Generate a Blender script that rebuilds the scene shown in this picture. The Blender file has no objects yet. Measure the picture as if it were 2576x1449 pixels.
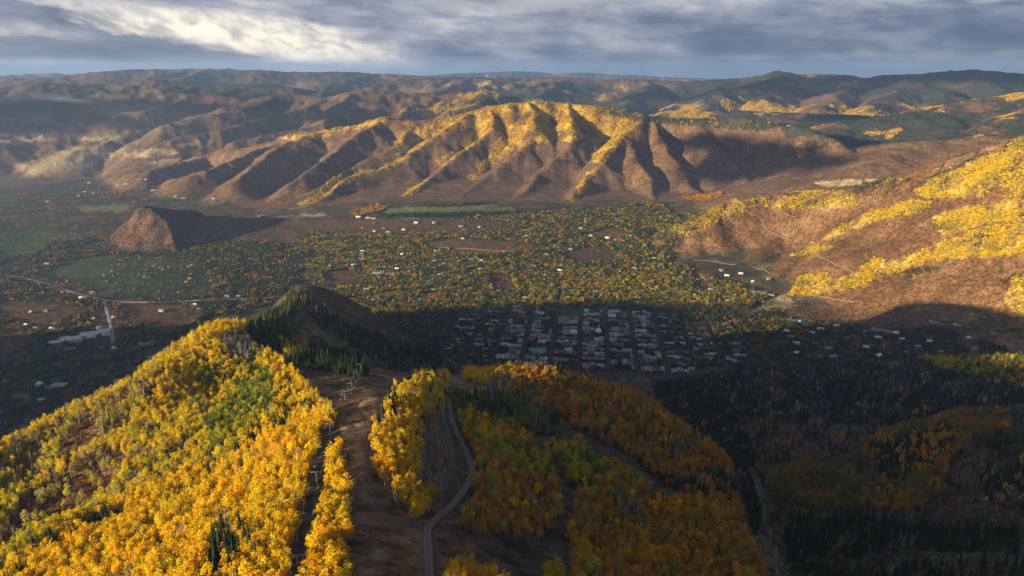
import bpy, bmesh, math, random
import numpy as np
from mathutils import Vector, Matrix

random.seed(7)
rng = np.random.default_rng(11)
scene = bpy.context.scene
COL = scene.collection

# ------------------------------------------------------------------ camera
CAM_H = 950.0                      # metres above the town
PITCH = math.radians(17.9)
cam_d = bpy.data.cameras.new('camera')
cam = bpy.data.objects.new('camera', cam_d); COL.objects.link(cam)
cam.location = (0, 0, CAM_H)
cam.rotation_euler = (math.radians(90) - PITCH, 0, 0)
cam_d.sensor_fit = 'HORIZONTAL'
cam_d.angle = 2 * math.atan(0.75)
cam_d.clip_start = 1.0
cam_d.clip_end = 250000.0
scene.camera = cam

# ------------------------------------------------------------------ sun and sky
SUN_EL = math.radians(9.6)
SUN_BEHIND = math.radians(26.0)     # the sun stands to the left and a little behind the camera
sun_dir = Vector((-math.cos(SUN_EL) * math.cos(SUN_BEHIND), -math.cos(SUN_EL) * math.sin(SUN_BEHIND), math.sin(SUN_EL)))
sun_d = bpy.data.lights.new('sun', 'SUN')
sun_d.energy = 5.0
sun_d.angle = math.radians(0.5)
sun_d.color = (1.0, 0.80, 0.53)
sun = bpy.data.objects.new('sun', sun_d); COL.objects.link(sun)
sun.location = (-500, 0, 3000)
sun.rotation_euler = sun_dir.to_track_quat('Z', 'Y').to_euler()

scene.view_settings.view_transform = 'Standard'
scene.view_settings.look = 'None'
scene.view_settings.gamma = 1.0
scene.view_settings.use_curve_mapping = False
scene.view_settings.exposure = 1.38
cy = scene.cycles
cy.max_bounces = 4
cy.diffuse_bounces = 2
cy.glossy_bounces = 1
cy.transmission_bounces = 2
cy.transparent_max_bounces = 6
cy.volume_bounces = 0
cy.use_denoising = True
cy.denoiser = 'OPENIMAGEDENOISE'
cy.sample_clamp_indirect = 3.0


class NT:
    """Small helper that writes shader nodes."""
    def __init__(self, tree):
        self.t = tree; self.n = tree.nodes; self.l = tree.links
    def new(self, kind, **kw):
        n = self.n.new(kind)
        for k, v in kw.items(): setattr(n, k, v)
        return n
    def put(self, sock, v):
        if v is None: return
        if hasattr(v, 'is_output'): self.l.new(v, sock)
        else: sock.default_value = v
    def math(self, op, a, b=None, c=None, clamp=False):
        n = self.new('ShaderNodeMath', operation=op, use_clamp=clamp)
        for s, v in zip(n.inputs, (a, b, c)): self.put(s, v)
        return n.outputs[0]
    def vmath(self, op, a, b=None):
        n = self.new('ShaderNodeVectorMath', operation=op)
        self.put(n.inputs[0], a); self.put(n.inputs[1], b)
        return n.outputs[0]
    def mix(self, f, a, b, blend='MIX'):
        n = self.new('ShaderNodeMix', data_type='RGBA', blend_type=blend)
        self.put(n.inputs[0], f); self.put(n.inputs[6], a); self.put(n.inputs[7], b)
        return n.outputs[2]
    def noise(self, vec, scale, detail=4, rough=0.55, dist=0.0, dim='3D'):
        n = self.new('ShaderNodeTexNoise', noise_dimensions=dim)
        self.put(n.inputs['Vector'], vec); n.inputs['Scale'].default_value = scale
        n.inputs['Detail'].default_value = detail; n.inputs['Roughness'].default_value = rough
        n.inputs['Distortion'].default_value = dist
        return n.outputs['Fac']
    def ramp(self, f, *stops):
        n = self.new('ShaderNodeValToRGB'); e = n.color_ramp.elements
        while len(e) < len(stops): e.new(0.5)
        for k, (p, c) in enumerate(stops):
            e[k].position = p; e[k].color = c if len(c) == 4 else (*c, 1)
        self.put(n.inputs[0], f)
        return n.outputs[0]
    def smooth(self, v, a, b, lo=0.0, hi=1.0):
        n = self.new('ShaderNodeMapRange', interpolation_type='SMOOTHSTEP')
        self.put(n.inputs[0], v)
        for k, x in zip((1, 2, 3, 4), (a, b, lo, hi)): n.inputs[k].default_value = x
        return n.outputs[0]


def make_world():
    w = bpy.data.worlds.new('World'); scene.world = w; w.use_nodes = True
    w.node_tree.nodes.clear(); T = NT(w.node_tree)
    out = T.new('ShaderNodeOutputWorld'); bg = T.new('ShaderNodeBackground')
    bg.inputs['Strength'].default_value = 0.1
    sky = T.new('ShaderNodeTexSky', sky_type='NISHITA', sun_disc=False)
    sky.sun_elevation = SUN_EL
    sky.sun_rotation = math.atan2(sun_dir.x, sun_dir.y)
    sky.altitude = 2400; sky.air_density = 1.0; sky.dust_density = 1.2; sky.ozone_density = 1.5
    tc = T.new('ShaderNodeTexCoord'); sx = T.new('ShaderNodeSeparateXYZ')
    T.l.new(tc.outputs['Generated'], sx.inputs[0])
    az = T.math('ARCTAN2', sx.outputs[0], sx.outputs[1])
    el = T.math('ARCSINE', sx.outputs[2])
    deg = 180 / math.pi
    azd = T.math('MULTIPLY', az, deg); eld = T.math('MULTIPLY', el, deg)
    # sheets of cloud, long and flat toward the horizon
    def sheet(sa, se, tilt, detail, rough, dist, seed):
        c = T.new('ShaderNodeCombineXYZ')
        T.put(c.inputs[0], T.math('MULTIPLY', azd, sa)); T.put(c.inputs[1], T.math('MULTIPLY', T.math('ADD', eld, T.math('MULTIPLY', azd, tilt)), se)); c.inputs[2].default_value = seed
        return T.noise(c.outputs[0], 1.0, detail, rough, dist)
    a = sheet(0.085, 0.40, 0.05, 6, 0.55, 0.3, 3.1)
    b = sheet(0.34, 1.05, 0.07, 6, 0.58, 0.35, 9.4)
    c2 = sheet(0.022, 0.16, 0.0, 3, 0.5, 0.2, 14.0)
    thick = T.math('ADD', T.math('ADD', T.math('MULTIPLY', a, 0.52), T.math('MULTIPLY', b, 0.26)), T.math('MULTIPLY', c2, 0.22))
    # the deck is thinner, so lighter, toward the sun's side and higher up; heavy and blue low on the far right
    lean = T.math('ADD', T.smooth(azd, -45.0, 40.0, 0.045, -0.035), T.smooth(eld, 0.0, 5.5, -0.035, 0.03))
    thin = T.math('SUBTRACT', T.math('ADD', thick, lean), T.smooth(eld, 6.0, 14.0, 0.0, 0.05))
    grey = T.ramp(thin, (0.36, (0.62, 0.90, 1.60)), (0.44, (1.05, 1.34, 2.10)), (0.51, (1.9, 2.12, 2.85)), (0.58, (3.1, 3.2, 3.75)), (0.66, (5.2, 5.1, 5.2)))
    warp_e = T.math('MULTIPLY', T.math('SUBTRACT', sheet(0.20, 0.8, 0.10, 6, 0.6, 0.3, 31.0), 0.5), 2.4)
    warp_a = T.math('MULTIPLY', T.math('SUBTRACT', sheet(0.22, 0.5, 0.0, 6, 0.62, 0.3, 47.0), 0.5), 15.0)
    def bank(a0, e0, ra, re_up, re_dn, tilt, k=1.0):
        """A bank of lit cloud: soft above, crisper below, its edge torn by the wind."""
        da = T.math('SUBTRACT', T.math('ADD', azd, T.math('MULTIPLY', warp_a, k)), a0)
        de = T.math('ADD', T.math('SUBTRACT', T.math('ADD', eld, T.math('MULTIPLY', warp_e, k)), e0), T.math('MULTIPLY', da, tilt))
        qa = T.math('POWER', T.math('ABSOLUTE', T.math('DIVIDE', da, ra)), 2.0)
        up = T.math('POWER', T.math('DIVIDE', T.math('MAXIMUM', de, 0.0), re_up), 2.0)
        dn = T.math('POWER', T.math('DIVIDE', T.math('MINIMUM', de, 0.0), re_dn), 2.0)
        return T.math('SUBTRACT', 1.0, T.math('ADD', qa, T.math('ADD', up, dn)), clamp=True)
    streak = sheet(0.40, 0.8, 0.25, 6, 0.6, 0.3, 60.0)
    tear = T.smooth(streak, 0.34, 0.60, 0.35, 1.0)
    dark = bank(-29.0, 0.9, 13.0, 1.0, 1.0, 0.10, .6)
    main = T.smooth(bank(-19.5, 1.85, 13.5, 2.3, 1.1, 0.13, .7), 0.0, 0.8)
    tail = T.smooth(bank(-31.0, 4.1, 10.0, 0.7, 0.5, 0.08, .7), 0.0, 0.9)
    side = T.smooth(bank(-40.0, 2.6, 9.0, 0.9, 0.6, 0.05), 0.0, 0.9)
    low = T.smooth(bank(-37.0, 0.35, 9.0, 0.35, 0.25, 0.0, .5), 0.0, 0.8)
    top = T.smooth(bank(2.0, 4.6, 14.0, 0.8, 0.6, 0.0), 0.0, 0.9)
    right = T.smooth(bank(36.0, 4.7, 14.0, 0.8, 0.45, 0.0), 0.0, 0.9)
    rlow = T.smooth(bank(26.0, 0.7, 18.0, 0.45, 0.35, 0.0, .6), 0.0, 0.9)
    m = lambda x, k: T.math('MULTIPLY', T.math('MULTIPLY', x, tear), k)
    col = T.mix(T.math('MULTIPLY', dark, 0.6), grey, (1.05, 1.30, 1.85, 1))
    col = T.mix(m(top, .45), col, (4.6, 4.4, 4.4, 1)); col = T.mix(m(right, .5), col, (4.2, 4.2, 4.4, 1)); col = T.mix(m(rlow, .45), col, (2.7, 3.0, 3.5, 1))
    col = T.mix(m(side, .7), col, (5.6, 5.2, 4.9, 1)); col = T.mix(m(low, .5), col, (4.6, 4.3, 4.2, 1)); col = T.mix(m(tail, .75), col, (6.0, 5.6, 5.2, 1))
    col = T.mix(m(main, 1.0), col, (8.8, 7.9, 6.5, 1))
    fade = T.smooth(eld, -0.6, 0.7, 0.22, 0.0)          # rain and distance veil the foot of the sky
    col = T.mix(fade, col, (1.7, 1.95, 2.4, 1))
    whole = T.mix(0.96, sky.outputs[0], col)
    amt = T.new('ShaderNodeVectorMath', operation='SCALE'); T.l.new(whole, amt.inputs[0]); amt.inputs['Scale'].default_value = 0.52
    T.l.new(amt.outputs[0], bg.inputs['Color']); T.l.new(bg.outputs[0], out.inputs[0])
make_world()
# ------------------------------------------------------------------ surveying: from a bearing in the view to a point in the valley
# bearings are read off a 2576 px wide print of the view; each feature gets its own real distance
PW, PH, PF = 2576.0, 1449.0, 1288.0 / 0.75
SP, CP = math.sin(PITCH), math.cos(PITCH)

def rays(px, py):
    u = (np.asarray(px, float) - PW / 2) / PF
    v = (PH / 2 - np.asarray(py, float)) / PF
    x, y, z = u, CP + v * SP, -SP + v * CP
    h = np.hypot(x, y)
    return x / h, y / h, z / h

def at_r(px, py, r):               # a point at horizontal distance r
    x, y, z = rays(px, py)
    return (float(x * r), float(y * r), float(CAM_H + z * r))

def at_z(px, py, z0):              # a point at height z0
    x, y, z = rays(px, py)
    r = (z0 - CAM_H) / z
    return (float(x * r), float(y * r), float(z0))

def project(x, y, z):
    dz = z - CAM_H
    f = y * CP - dz * SP
    f = np.where(f < 1.0, 1.0, f)
    return PW / 2 + PF * x / f, PH / 2 - PF * (y * SP + dz * CP) / f

# ------------------------------------------------------------------ noise
_perm = np.random.default_rng(5).permutation(4096).astype(np.int64)
_ga = np.random.default_rng(6).random(4096) * 2 * np.pi
_gx, _gy = np.cos(_ga), np.sin(_ga)
def perlin(x, y, seed=0):
    xi = np.floor(x); yi = np.floor(y)
    fx = x - xi; fy = y - yi
    xi = xi.astype(np.int64) + seed * 131; yi = yi.astype(np.int64) + seed * 57
    def g(ix, iy, dx, dy):
        h = _perm[(ix + _perm[iy & 4095]) & 4095]
        return _gx[h] * dx + _gy[h] * dy
    u = fx * fx * fx * (fx * (fx * 6 - 15) + 10); v = fy * fy * fy * (fy * (fy * 6 - 15) + 10)
    a = g(xi, yi, fx, fy); b = g(xi + 1, yi, fx - 1, fy)
    c = g(xi, yi + 1, fx, fy - 1); d = g(xi + 1, yi + 1, fx - 1, fy - 1)
    return 1.5 * (a + u * (b - a) + v * ((c + u * (d - c)) - (a + u * (b - a))))
def fbm(x, y, size, octs=5, gain=0.5, seed=0):
    s = 0.0; amp = 1.0; f = 1.0 / size
    for k in range(octs):
        s = s + amp * perlin(x * f + 17.3 * k, y * f - 9.1 * k, seed + k)
        amp *= gain; f *= 2.03
    return s
def ridged(x, y, size, octs=4, gain=0.5, seed=0):
    s = 0.0; amp = 1.0; f = 1.0 / size
    for k in range(octs):
        s = s + amp * (1 - np.abs(perlin(x * f + 5.3 * k, y * f + 3.7 * k, seed + k)) * 2)
        amp *= gain; f *= 2.1
    return s
def smax(a, b, k):
    h = np.clip(0.5 + 0.5 * (a - b) / k, 0, 1)
    return b + (a - b) * h + k * h * (1 - h)
def sstep(a, b, x):
    t = np.clip((x - a) / (b - a), 0, 1); return t * t * (3 - 2 * t)

# ------------------------------------------------------------------ thin plate surfaces through surveyed points
class Plate:
    def __init__(self, pts, smooth=0.0):
        P = np.array(pts, float); self.s = 1000.0
        q = P[:, :2] / self.s; self.q = q; n = len(q)
        A = np.zeros((n + 3, n + 3)); A[:n, :n] = self.k(np.hypot(*(q[:, None] - q[None]).transpose(2, 0, 1)))
        A[:n, :n] += np.eye(n) * smooth
        A[:n, n] = 1; A[:n, n + 1:] = q; A[n, :n] = 1; A[n + 1:, :n] = q.T
        self.w = np.linalg.solve(A, np.r_[P[:, 2], 0, 0, 0])
    @staticmethod
    def k(r):
        return np.where(r > 1e-9, r * r * np.log(np.maximum(r, 1e-9)), 0.0)
    def __call__(self, x, y):
        x = np.asarray(x, float); sh = x.shape; x = x.ravel() / self.s; y = np.asarray(y, float).ravel() / self.s
        out = np.empty(len(x)); n = len(self.q)
        for i in range(0, len(x), 60000):
            a, b = x[i:i + 60000], y[i:i + 60000]
            d2 = (a[:, None] - self.q[None, :, 0]) ** 2 + (b[:, None] - self.q[None, :, 1]) ** 2
            kk = 0.5 * d2 * np.log(np.maximum(d2, 1e-12))
            out[i:i + 60000] = kk @ self.w[:n] + self.w[n] + self.w[n + 1] * a + self.w[n + 2] * b
        return out.reshape(sh)

# the valley floor
floor_pts = [at_z(*p) for p in (
    (1450, 850, 0), (1200, 880, 0), (1750, 880, 2), (1000, 700, 12), (1300, 650, 35), (1100, 530, 88), (1300, 530, 88), (1500, 540, 80),
    (700, 640, 0), (400, 700, -18), (100, 640, -50), (100, 420, -120), (300, 400, -110), (0, 345, -160), (500, 530, -5), (250, 510, -40),
    (1600, 580, 60), (1650, 700, 12), (1900, 760, 10), (2200, 850, 22), (2500, 860, 40), (190, 850, -12), (150, 1000, -5),
    (1900, 480, 150), (2100, 462, 190), (1650, 520, 75), (600, 350, -90), (850, 560, 40), (560, 440, -60), (0, 480, -100), (200, 580, -30))]
floor_pts += [(-14000, 12000, -220), (-20000, 30000, -260), (0, 40000, -150), (20000, 30000, 300), (9000, 9000, 420), (5200, 7200, 330), (3500, 1500, 120),
              (3500, -1500, 200), (0, -2500, 100), (-3500, -1500, 60), (-5000, 3000, -40), (-9000, 6000, -130), (2500, 9500, 300), (-2500, 10500, 60)]
floor_pts += [at_z(*p) for p in ((1250, 462, 135), (1420, 465, 132), (1080, 462, 118), (900, 470, 85), (760, 475, 40), (640, 480, 10), (1570, 465, 125), (1720, 470, 125), (1850, 455, 160), (1300, 500, 92), (1500, 503, 90), (1000, 508, 84), (800, 525, 48))]
floor_f = Plate(floor_pts, 0.02)

# the near mountain with its ski runs, gullies and spurs
near_pts = [at_r(*p) for p in (
    (1080, 1449, 290), (1085, 1310, 372), (1180, 1190, 460), (1140, 1090, 560), (1115, 1000, 680),
    (900, 1449, 283), (920, 1300, 362), (930, 1150, 452), (920, 1050, 528), (900, 980, 640), (1000, 1150, 466), (1000, 1250, 392), (1020, 1050, 545), (990, 1004, 562), (945, 1030, 533), (950, 940, 745), (1010, 950, 730),
    (745, 1449, 300), (800, 1200, 440), (835, 1040, 568), (870, 1000, 630), (885, 960, 700), (780, 940, 760),
    (600, 1449, 325), (400, 1449, 378), (0, 1449, 505), (500, 1250, 518), (200, 1300, 570), (0, 1300, 650), (650, 1150, 535), (740, 1150, 490), (400, 1100, 690), (150, 1170, 725), (0, 1200, 760),
    (700, 1000, 692), (550, 1000, 785), (700, 910, 818), (640, 880, 888), (560, 900, 858), (480, 960, 830), (600, 818, 1000), (545, 822, 1000), (470, 862, 960), (400, 950, 830),
    (330, 962, 900), (150, 1052, 870), (0, 1117, 830), (-200, 1200, 790), (-500, 1330, 740),
    (640, 806, 1150), (690, 766, 1350), (740, 724, 1500), (762, 730, 1550), (850, 795, 1560), (1000, 855, 1650), (1110, 892, 1700),
    (780, 890, 950), (900, 900, 1010), (1000, 910, 1100), (1100, 920, 1250), (700, 850, 1010), (680, 885, 890),
    (1200, 965, 775), (1240, 955, 785), (1290, 935, 810), (1130, 965, 740), (1060, 965, 735),
    (1400, 950, 810), (1480, 970, 780), (1560, 1000, 750), (1640, 1040, 715), (1720, 1090, 670), (1800, 1150, 640), (1850, 1200, 610), (1870, 1300, 520), (1900, 1400, 470),
    (1950, 1445, 590), (1930, 1330, 720), (1890, 1180, 930), (1830, 1090, 1120), (1740, 985, 1420),
    (1300, 1100, 565), (1300, 1250, 455), (1250, 1400, 350), (1500, 1100, 610), (1500, 1250, 480), (1500, 1400, 400), (1650, 1300, 490), (1700, 1180, 595), (1700, 1400, 430),
    (2050, 1300, 760), (2250, 1300, 720), (2400, 1300, 690), (2576, 1300, 670), (2200, 1449, 590), (2576, 1449, 560), (2050, 1130, 1010), (2200, 1120, 980), (2400, 1060, 1050),
    (2576, 1050, 1000), (2800, 1050, 960), (2576, 960, 1250), (2576, 910, 1450), (2800, 900, 1400), (2400, 910, 1500), (2200, 915, 1600), (2000, 925, 1620), (1850, 940, 1600))]
def beyond(px, py, r, drop):       # ground hidden behind an edge lies well under the line of sight
    x, y, z = at_r(px, py, r); return (x, y, z - drop)
near_pts += [beyond(*p) for p in (
    (0, 1105, 1150, 130), (150, 1040, 1200, 140), (330, 950, 1250, 130), (470, 850, 1320, 130), (560, 812, 1350, 110), (-300, 1200, 1100, 120),
    (620, 800, 1600, 130), (740, 722, 1950, 190), (680, 760, 1750, 130), (850, 790, 2000, 150), (1000, 850, 2000, 120), (1110, 890, 2000, 90),
    (1290, 905, 1100, 110), (1200, 930, 1080, 90), (1400, 925, 1100, 140), (1480, 940, 1080, 150), (1560, 960, 1050, 120), (1640, 1000, 1000, 60), (1720, 1060, 950, 30),
    (1400, 925, 1500, 140), (1250, 910, 1500, 110), (1560, 955, 1500, 70),
    (2000, 905, 2000, 110), (2300, 890, 2000, 110), (2576, 890, 2000, 130), (1850, 925, 1950, 60))]
for az in range(-60, 70, 6):
    for r, z in ((2450, -120), (3100, -300)):
        a = math.radians(az)
        if az > 25 and r > 3000: z = -200
        near_pts.append((r * math.sin(a), r * math.cos(a), z))
near_pts += [(0, 0, 785), (0, -300, 830), (-420, -150, 690), (420, -150, 690), (-1000, 0, 330), (1000, 0, 470), (1000, -500, 560), (0, -1500, 980), (-520, 200, 540), (-60, 160, 735), (120, 160, 725),
             (-1500, -800, 200), (1600, -600, 420), (-1900, 500, -50), (2200, 600, 120), (-2200, -1500, 50)]
near_f = Plate(near_pts, 0.0004)

# ------------------------------------------------------------------ ridges: every mountain is a set of crest lines with flanks
ridges = []                        # (points, flank slope, crest width)
def ridge(pts, slope, width=25.0, tag='far'):
    P = [p if len(p) == 3 and abs(p[0]) > 0 and p[2] is not None and False else p for p in pts]
    ridges.append((np.array(P, float), slope, width, tag))
def R(*pts): return [at_r(*p) for p in pts]

red_crest = R((470, 402, 7500), (560, 384, 7350), (640, 366, 7150), (730, 336, 7000), (830, 325, 6900), (905, 312, 6800), (970, 294, 6700), (1040, 304, 6650), (1130, 298, 6600),
              (1180, 282, 6600), (1225, 266, 6600), (1290, 259, 6650), (1350, 256, 6700), (1420, 260, 6680), (1480, 265, 6600), (1550, 274, 6500), (1610, 290, 6400), (1690, 298, 6350), (1760, 299, 6300),
              (1840, 300, 6200), (1920, 302, 6050), (2000, 316, 5800), (2080, 338, 5500), (2150, 378, 5150), (2195, 415, 4900))
def steepen(pts, rf):
    """Bring the points of a line closer to its foot distance: the face is a steep one."""
    out = []
    for x, y, z in pts:
        r0 = math.hypot(x, y); f = (rf + (r0 - rf) * 0.76) / r0
        out.append((x * f, y * f, CAM_H + (z - CAM_H) * f))
    return out
_fx = [470, 560, 730, 830, 970, 1040, 1225, 1610, 1920, 2080, 2195]; _fr = [7300, 7000, 6300, 5300, 4950, 4900, 4850, 4820, 4850, 4880, 4900]
red_crest = [steepen([p], float(np.interp(float(project(*map(np.array, p))[0]), _fx, _fr)))[0] for p in red_crest]
ridge(red_crest, 1.05, 60, 'red')
for s, slope in (
    (R((560, 384, 7350), (480, 405, 6950), (380, 430, 6500)) + [at_z(250, 447, -95)], 0.45),
    (R((730, 336, 7000), (690, 362, 6700), (600, 398, 6250), (500, 432, 5850)) + [at_z(400, 462, -60)], 0.45),
    (R((830, 325, 6900), (745, 350, 6550), (650, 405, 5980), (580, 455, 5500)) + [at_z(510, 500, -10)], 0.50),
    (R((970, 294, 6700), (938, 318, 6450), (865, 380, 5900), (760, 440, 5400)) + [at_z(640, 520, 20)], 0.58),
    (R((1040, 304, 6650), (1000, 370, 6100), (930, 408, 5750), (850, 447, 5400)) + [at_z(720, 518, 30)], 0.55),
    (R((1180, 282, 6600), (1100, 340, 6150), (1010, 405, 5700), (930, 432, 5480), (860, 462, 5230)) + [at_z(780, 520, 50)], 0.55),
    (R((1225, 266, 6600), (1240, 320, 6250), (1180, 370, 5900), (1120, 415, 5600), (1078, 448, 5320)) + [at_z(1010, 500, 82)], 0.62),
    (R((1440, 260, 6650), (1450, 330, 6080), (1430, 375, 5750), (1350, 435, 5290)) + [at_z(1285, 502, 88)], 0.6),
    (R((1330, 258, 6690), (1350, 325, 6130), (1320, 372, 5800), (1240, 432, 5360), (1195, 466, 5120)) + [at_z(1150, 504, 86)], 0.56),
    (R((1610, 290, 6400), (1562, 345, 5900), (1520, 400, 5450), (1470, 452, 5080)) + [at_z(1420, 508, 86)], 0.62),
    (R((1610, 290, 6400), (1568, 350, 5860), (1600, 410, 5400), (1625, 455, 5080)) + [at_z(1640, 505, 80)], 0.60),
    (R((1630, 292, 6380), (1665, 360, 5800), (1705, 420, 5350), (1745, 470, 5010)) + [at_z(1790, 505, 85)], 0.60),
    (R((1760, 299, 6300), (1790, 350, 5850), (1850, 410, 5300), (1880, 450, 5000)) + [at_z(1900, 490, 120)], 0.5),
    (R((1920, 302, 6050), (1960, 350, 5600), (2010, 405, 5150)) + [at_z(2050, 460, 160)], 0.5),
): ridge(steepen(s[:-1], math.hypot(s[-1][0], s[-1][1])) + s[-1:], slope + 0.06, 14, 'red')
# the lower bench under Red Mountain and its brown nose
ridge(R((655, 552, 4420), (740, 550, 4400), (850, 552, 4330), (960, 556, 4250), (1050, 572, 4100), (1120, 580, 4000)), 0.30, 60, 'bench')
ridge(R((1090, 598, 3700), (1150, 596, 3680), (1250, 604, 3600), (1330, 612, 3530)), 0.26, 60, 'bench')
ridge(R((1440, 585, 3800), (1520, 575, 3850), (1580, 585, 3750)), 0.25, 60, 'bench')
# the bare pyramid hill in the valley
def spur(px, r0, z1, bow=0.0):
    """A crest line that starts at distance r0 and meets the floor (height z1) at its last bearing."""
    P = np.array(px, float); L = np.r_[0, np.cumsum(np.hypot(*np.diff(P, axis=0).T))]; t = L / L[-1]
    e = at_z(P[-1, 0], P[-1, 1], z1); r1 = math.hypot(e[0], e[1])
    return [at_r(p[0], p[1], r0 + (r1 - r0) * (u + bow * u * (1 - u))) for p, u in zip(P, t)]
ridge(spur([(350, 522), (385, 531), (412, 546), (432, 585), (448, 630)], 4420, -14), 1.15, 6, 'knob')
ridge(R((350, 522, 4420), (362, 521, 4480), (430, 524, 4550), (500, 530, 4620)), 1.0, 12, 'knob')
ridge(spur([(350, 522), (318, 555), (282, 600)], 4420, -25), 1.15, 8, 'knob')
ridge(R((452, 540, 4650), (540, 546, 4560), (640, 556, 4450), (720, 566, 4380), (770, 580, 4300)), 0.32, 30, 'bench')
# the sunlit mountain on the right
smug = R((1700, 588, 3620), (1730, 560, 3700), (1780, 532, 3800), (1850, 497, 3950), (1950, 490, 4000), (2050, 480, 4000), (2150, 470, 3950), (2250, 450, 3900), (2400, 400, 3850), (2576, 345, 3800), (2800, 280, 3750), (3100, 200, 3700), (3500, 160, 3600))
ridge(smug, 0.75, 60, 'smug')
for s, slope in (
    (spur([(1850, 497), (1800, 560), (1740, 610), (1690, 652)], 3950, 15), 0.55),
    (spur([(1900, 495), (1895, 560), (1850, 610), (1780, 668)], 3980, 12), 0.58),
    (spur([(1980, 492), (1990, 560), (1950, 610), (1880, 660), (1840, 690)], 4000, 12), 0.5),
    (spur([(2060, 482), (2110, 550), (2080, 600), (1990, 660), (1930, 722)], 4000, 12), 0.52),
    (spur([(2250, 450), (2250, 530), (2180, 600), (2080, 670), (2000, 752)], 3900, 14), 0.46),
    (spur([(2400, 400), (2400, 490), (2330, 580), (2230, 670), (2150, 730), (2090, 785)], 3850, 16), 0.44),
    (spur([(2576, 345), (2560, 460), (2470, 580), (2400, 660), (2310, 730), (2240, 798)], 3800, 20), 0.44),
    (spur([(2700, 300), (2680, 450), (2570, 600), (2500, 650), (2440, 730), (2400, 805)], 3780, 30), 0.48),
    (spur([(2900, 250), (2850, 450), (2700, 620), (2600, 720), (2540, 825)], 3730, 40), 0.46),
    (spur([(3100, 200), (3000, 480), (2850, 660), (2700, 850)], 3700, 50), 0.46),
): ridge(s, slope + .07, 26, 'smug')

def spread_spurs(crest, n, reach, fall, seed, side=-1, slope=0.5, width=40, toward=None, jitter=0.35, tag='far'):
    """Spurs that run down from a long crest toward the valley (toward = unit direction)."""
    r = np.random.default_rng(seed); C = np.array(crest, float)
    seg = np.r_[0, np.cumsum(np.hypot(*np.diff(C[:, :2], axis=0).T))]
    for t in np.linspace(0.02, 0.98, n):
        s = np.clip(t + r.normal(0, 0.25) / n, 0, 1) * seg[-1]
        p = np.array([np.interp(s, seg, C[:, k]) for k in range(3)])
        d = np.array(toward, float) + r.normal(0, jitter, 2); d /= np.hypot(*d)
        L = reach * r.uniform(0.6, 1.25); drop = fall * r.uniform(0.8, 1.1)
        pts = [p]
        for k, (f, g) in enumerate(((0.25, 0.18), (0.5, 0.42), (0.78, 0.75), (1.0, 1.0))):
            b = r.normal(0, 0.10) * L
            pts.append(np.array([p[0] + d[0] * L * f - d[1] * b * f, p[1] + d[1] * L * f + d[0] * b * f, p[2] - drop * g]))
            if k in (1, 2):
                e = d + r.choice([-1, 1]) * np.array([-d[1], d[0]]) * r.uniform(0.5, 0.9); e /= np.hypot(*e)
                q = pts[-1]; l2 = L * r.uniform(0.22, 0.4)
                ridges.append((np.array([q, [q[0] + e[0] * l2 * .5, q[1] + e[1] * l2 * .5, q[2] - drop * .16], [q[0] + e[0] * l2, q[1] + e[1] * l2, q[2] - drop * .42]]), slope, width * .7, tag))
        ridges.append((np.array(pts), slope, width, tag))

far_a = R((-500, 190, 27000), (-200, 186, 26500), (0, 186, 26000), (60, 184, 26000), (130, 182, 26000), (200, 188, 26000), (400, 186, 26000), (700, 184, 25500), (900, 186, 25000), (1050, 187, 24500), (1200, 183, 24000), (1320, 179, 24000),
          (1390, 185, 24000), (1480, 183, 24000), (1560, 188, 24000), (1640, 191, 24000), (1720, 196, 24000), (1900, 200, 24500), (2200, 196, 25000), (2600, 196, 25000), (3000, 190, 25000))
ridge(far_a, 0.22, 250)
spread_spurs(far_a, 22, 4500, 650, 41, toward=(-0.2, -1), slope=0.25, width=150)
far_b = R((-500, 205, 17500), (-200, 200, 17200), (0, 198, 17000), (150, 192, 16800), (230, 183, 16500), (330, 175, 16300), (420, 174, 16200), (560, 173, 16000), (640, 176, 15900), (760, 182, 15800), (850, 181, 15600), (930, 184, 15400), (1060, 192, 15200), (1200, 196, 15000))
ridge(far_b, 0.30, 180)
spread_spurs(far_b, 26, 3200, 620, 42, toward=(-0.45, -0.9), slope=0.42, width=60)
far_c = R((-500, 230, 12800), (-200, 222, 12600), (0, 216, 12400), (120, 207, 12200), (200, 214, 12000), (300, 210, 12000), (410, 200, 11900), (470, 206, 11800), (560, 212, 11600), (650, 211, 11400), (720, 217, 11300), (800, 228, 11200))
ridge(far_c, 0.30, 120)
spread_spurs(far_c, 20, 2800, 560, 43, toward=(-0.5, -0.85), slope=0.40, width=45)
far_d = R((-300, 252, 10800), (0, 244, 10600), (120, 240, 10500), (260, 236, 10400), (400, 232, 10300), (520, 238, 10200), (620, 246, 10100), (720, 238, 9900), (830, 243, 9700), (890, 229, 9500), (950, 231, 9400), (1010, 235, 9400), (1100, 238, 9350), (1200, 228, 9300), (1240, 232, 9300), (1290, 242, 9300))
ridge(far_d, 0.42, 60)
spread_spurs(far_d, 15, 2300, 620, 44, toward=(-0.7, -0.7), slope=0.50, width=30, jitter=0.22)
for s in (R((890, 229, 9500), (840, 262, 8900), (815, 285, 8500), (805, 310, 8000), (700, 335, 7800), (600, 352, 7700)),
          R((830, 243, 9700), (760, 270, 9100), (660, 300, 8600), (540, 325, 8200), (430, 348, 8000)),
          R((720, 238, 9900), (640, 262, 9400), (520, 290, 9000), (400, 318, 8700)),
          R((520, 238, 10200), (430, 262, 9800), (300, 290, 9500)), R((1100, 238, 9350), (1060, 262, 8900), (1010, 285, 8400)),
          R((1240, 232, 9300), (1200, 255, 8900), (1130, 280, 8300))): ridge(s, 0.52, 25)
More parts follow.
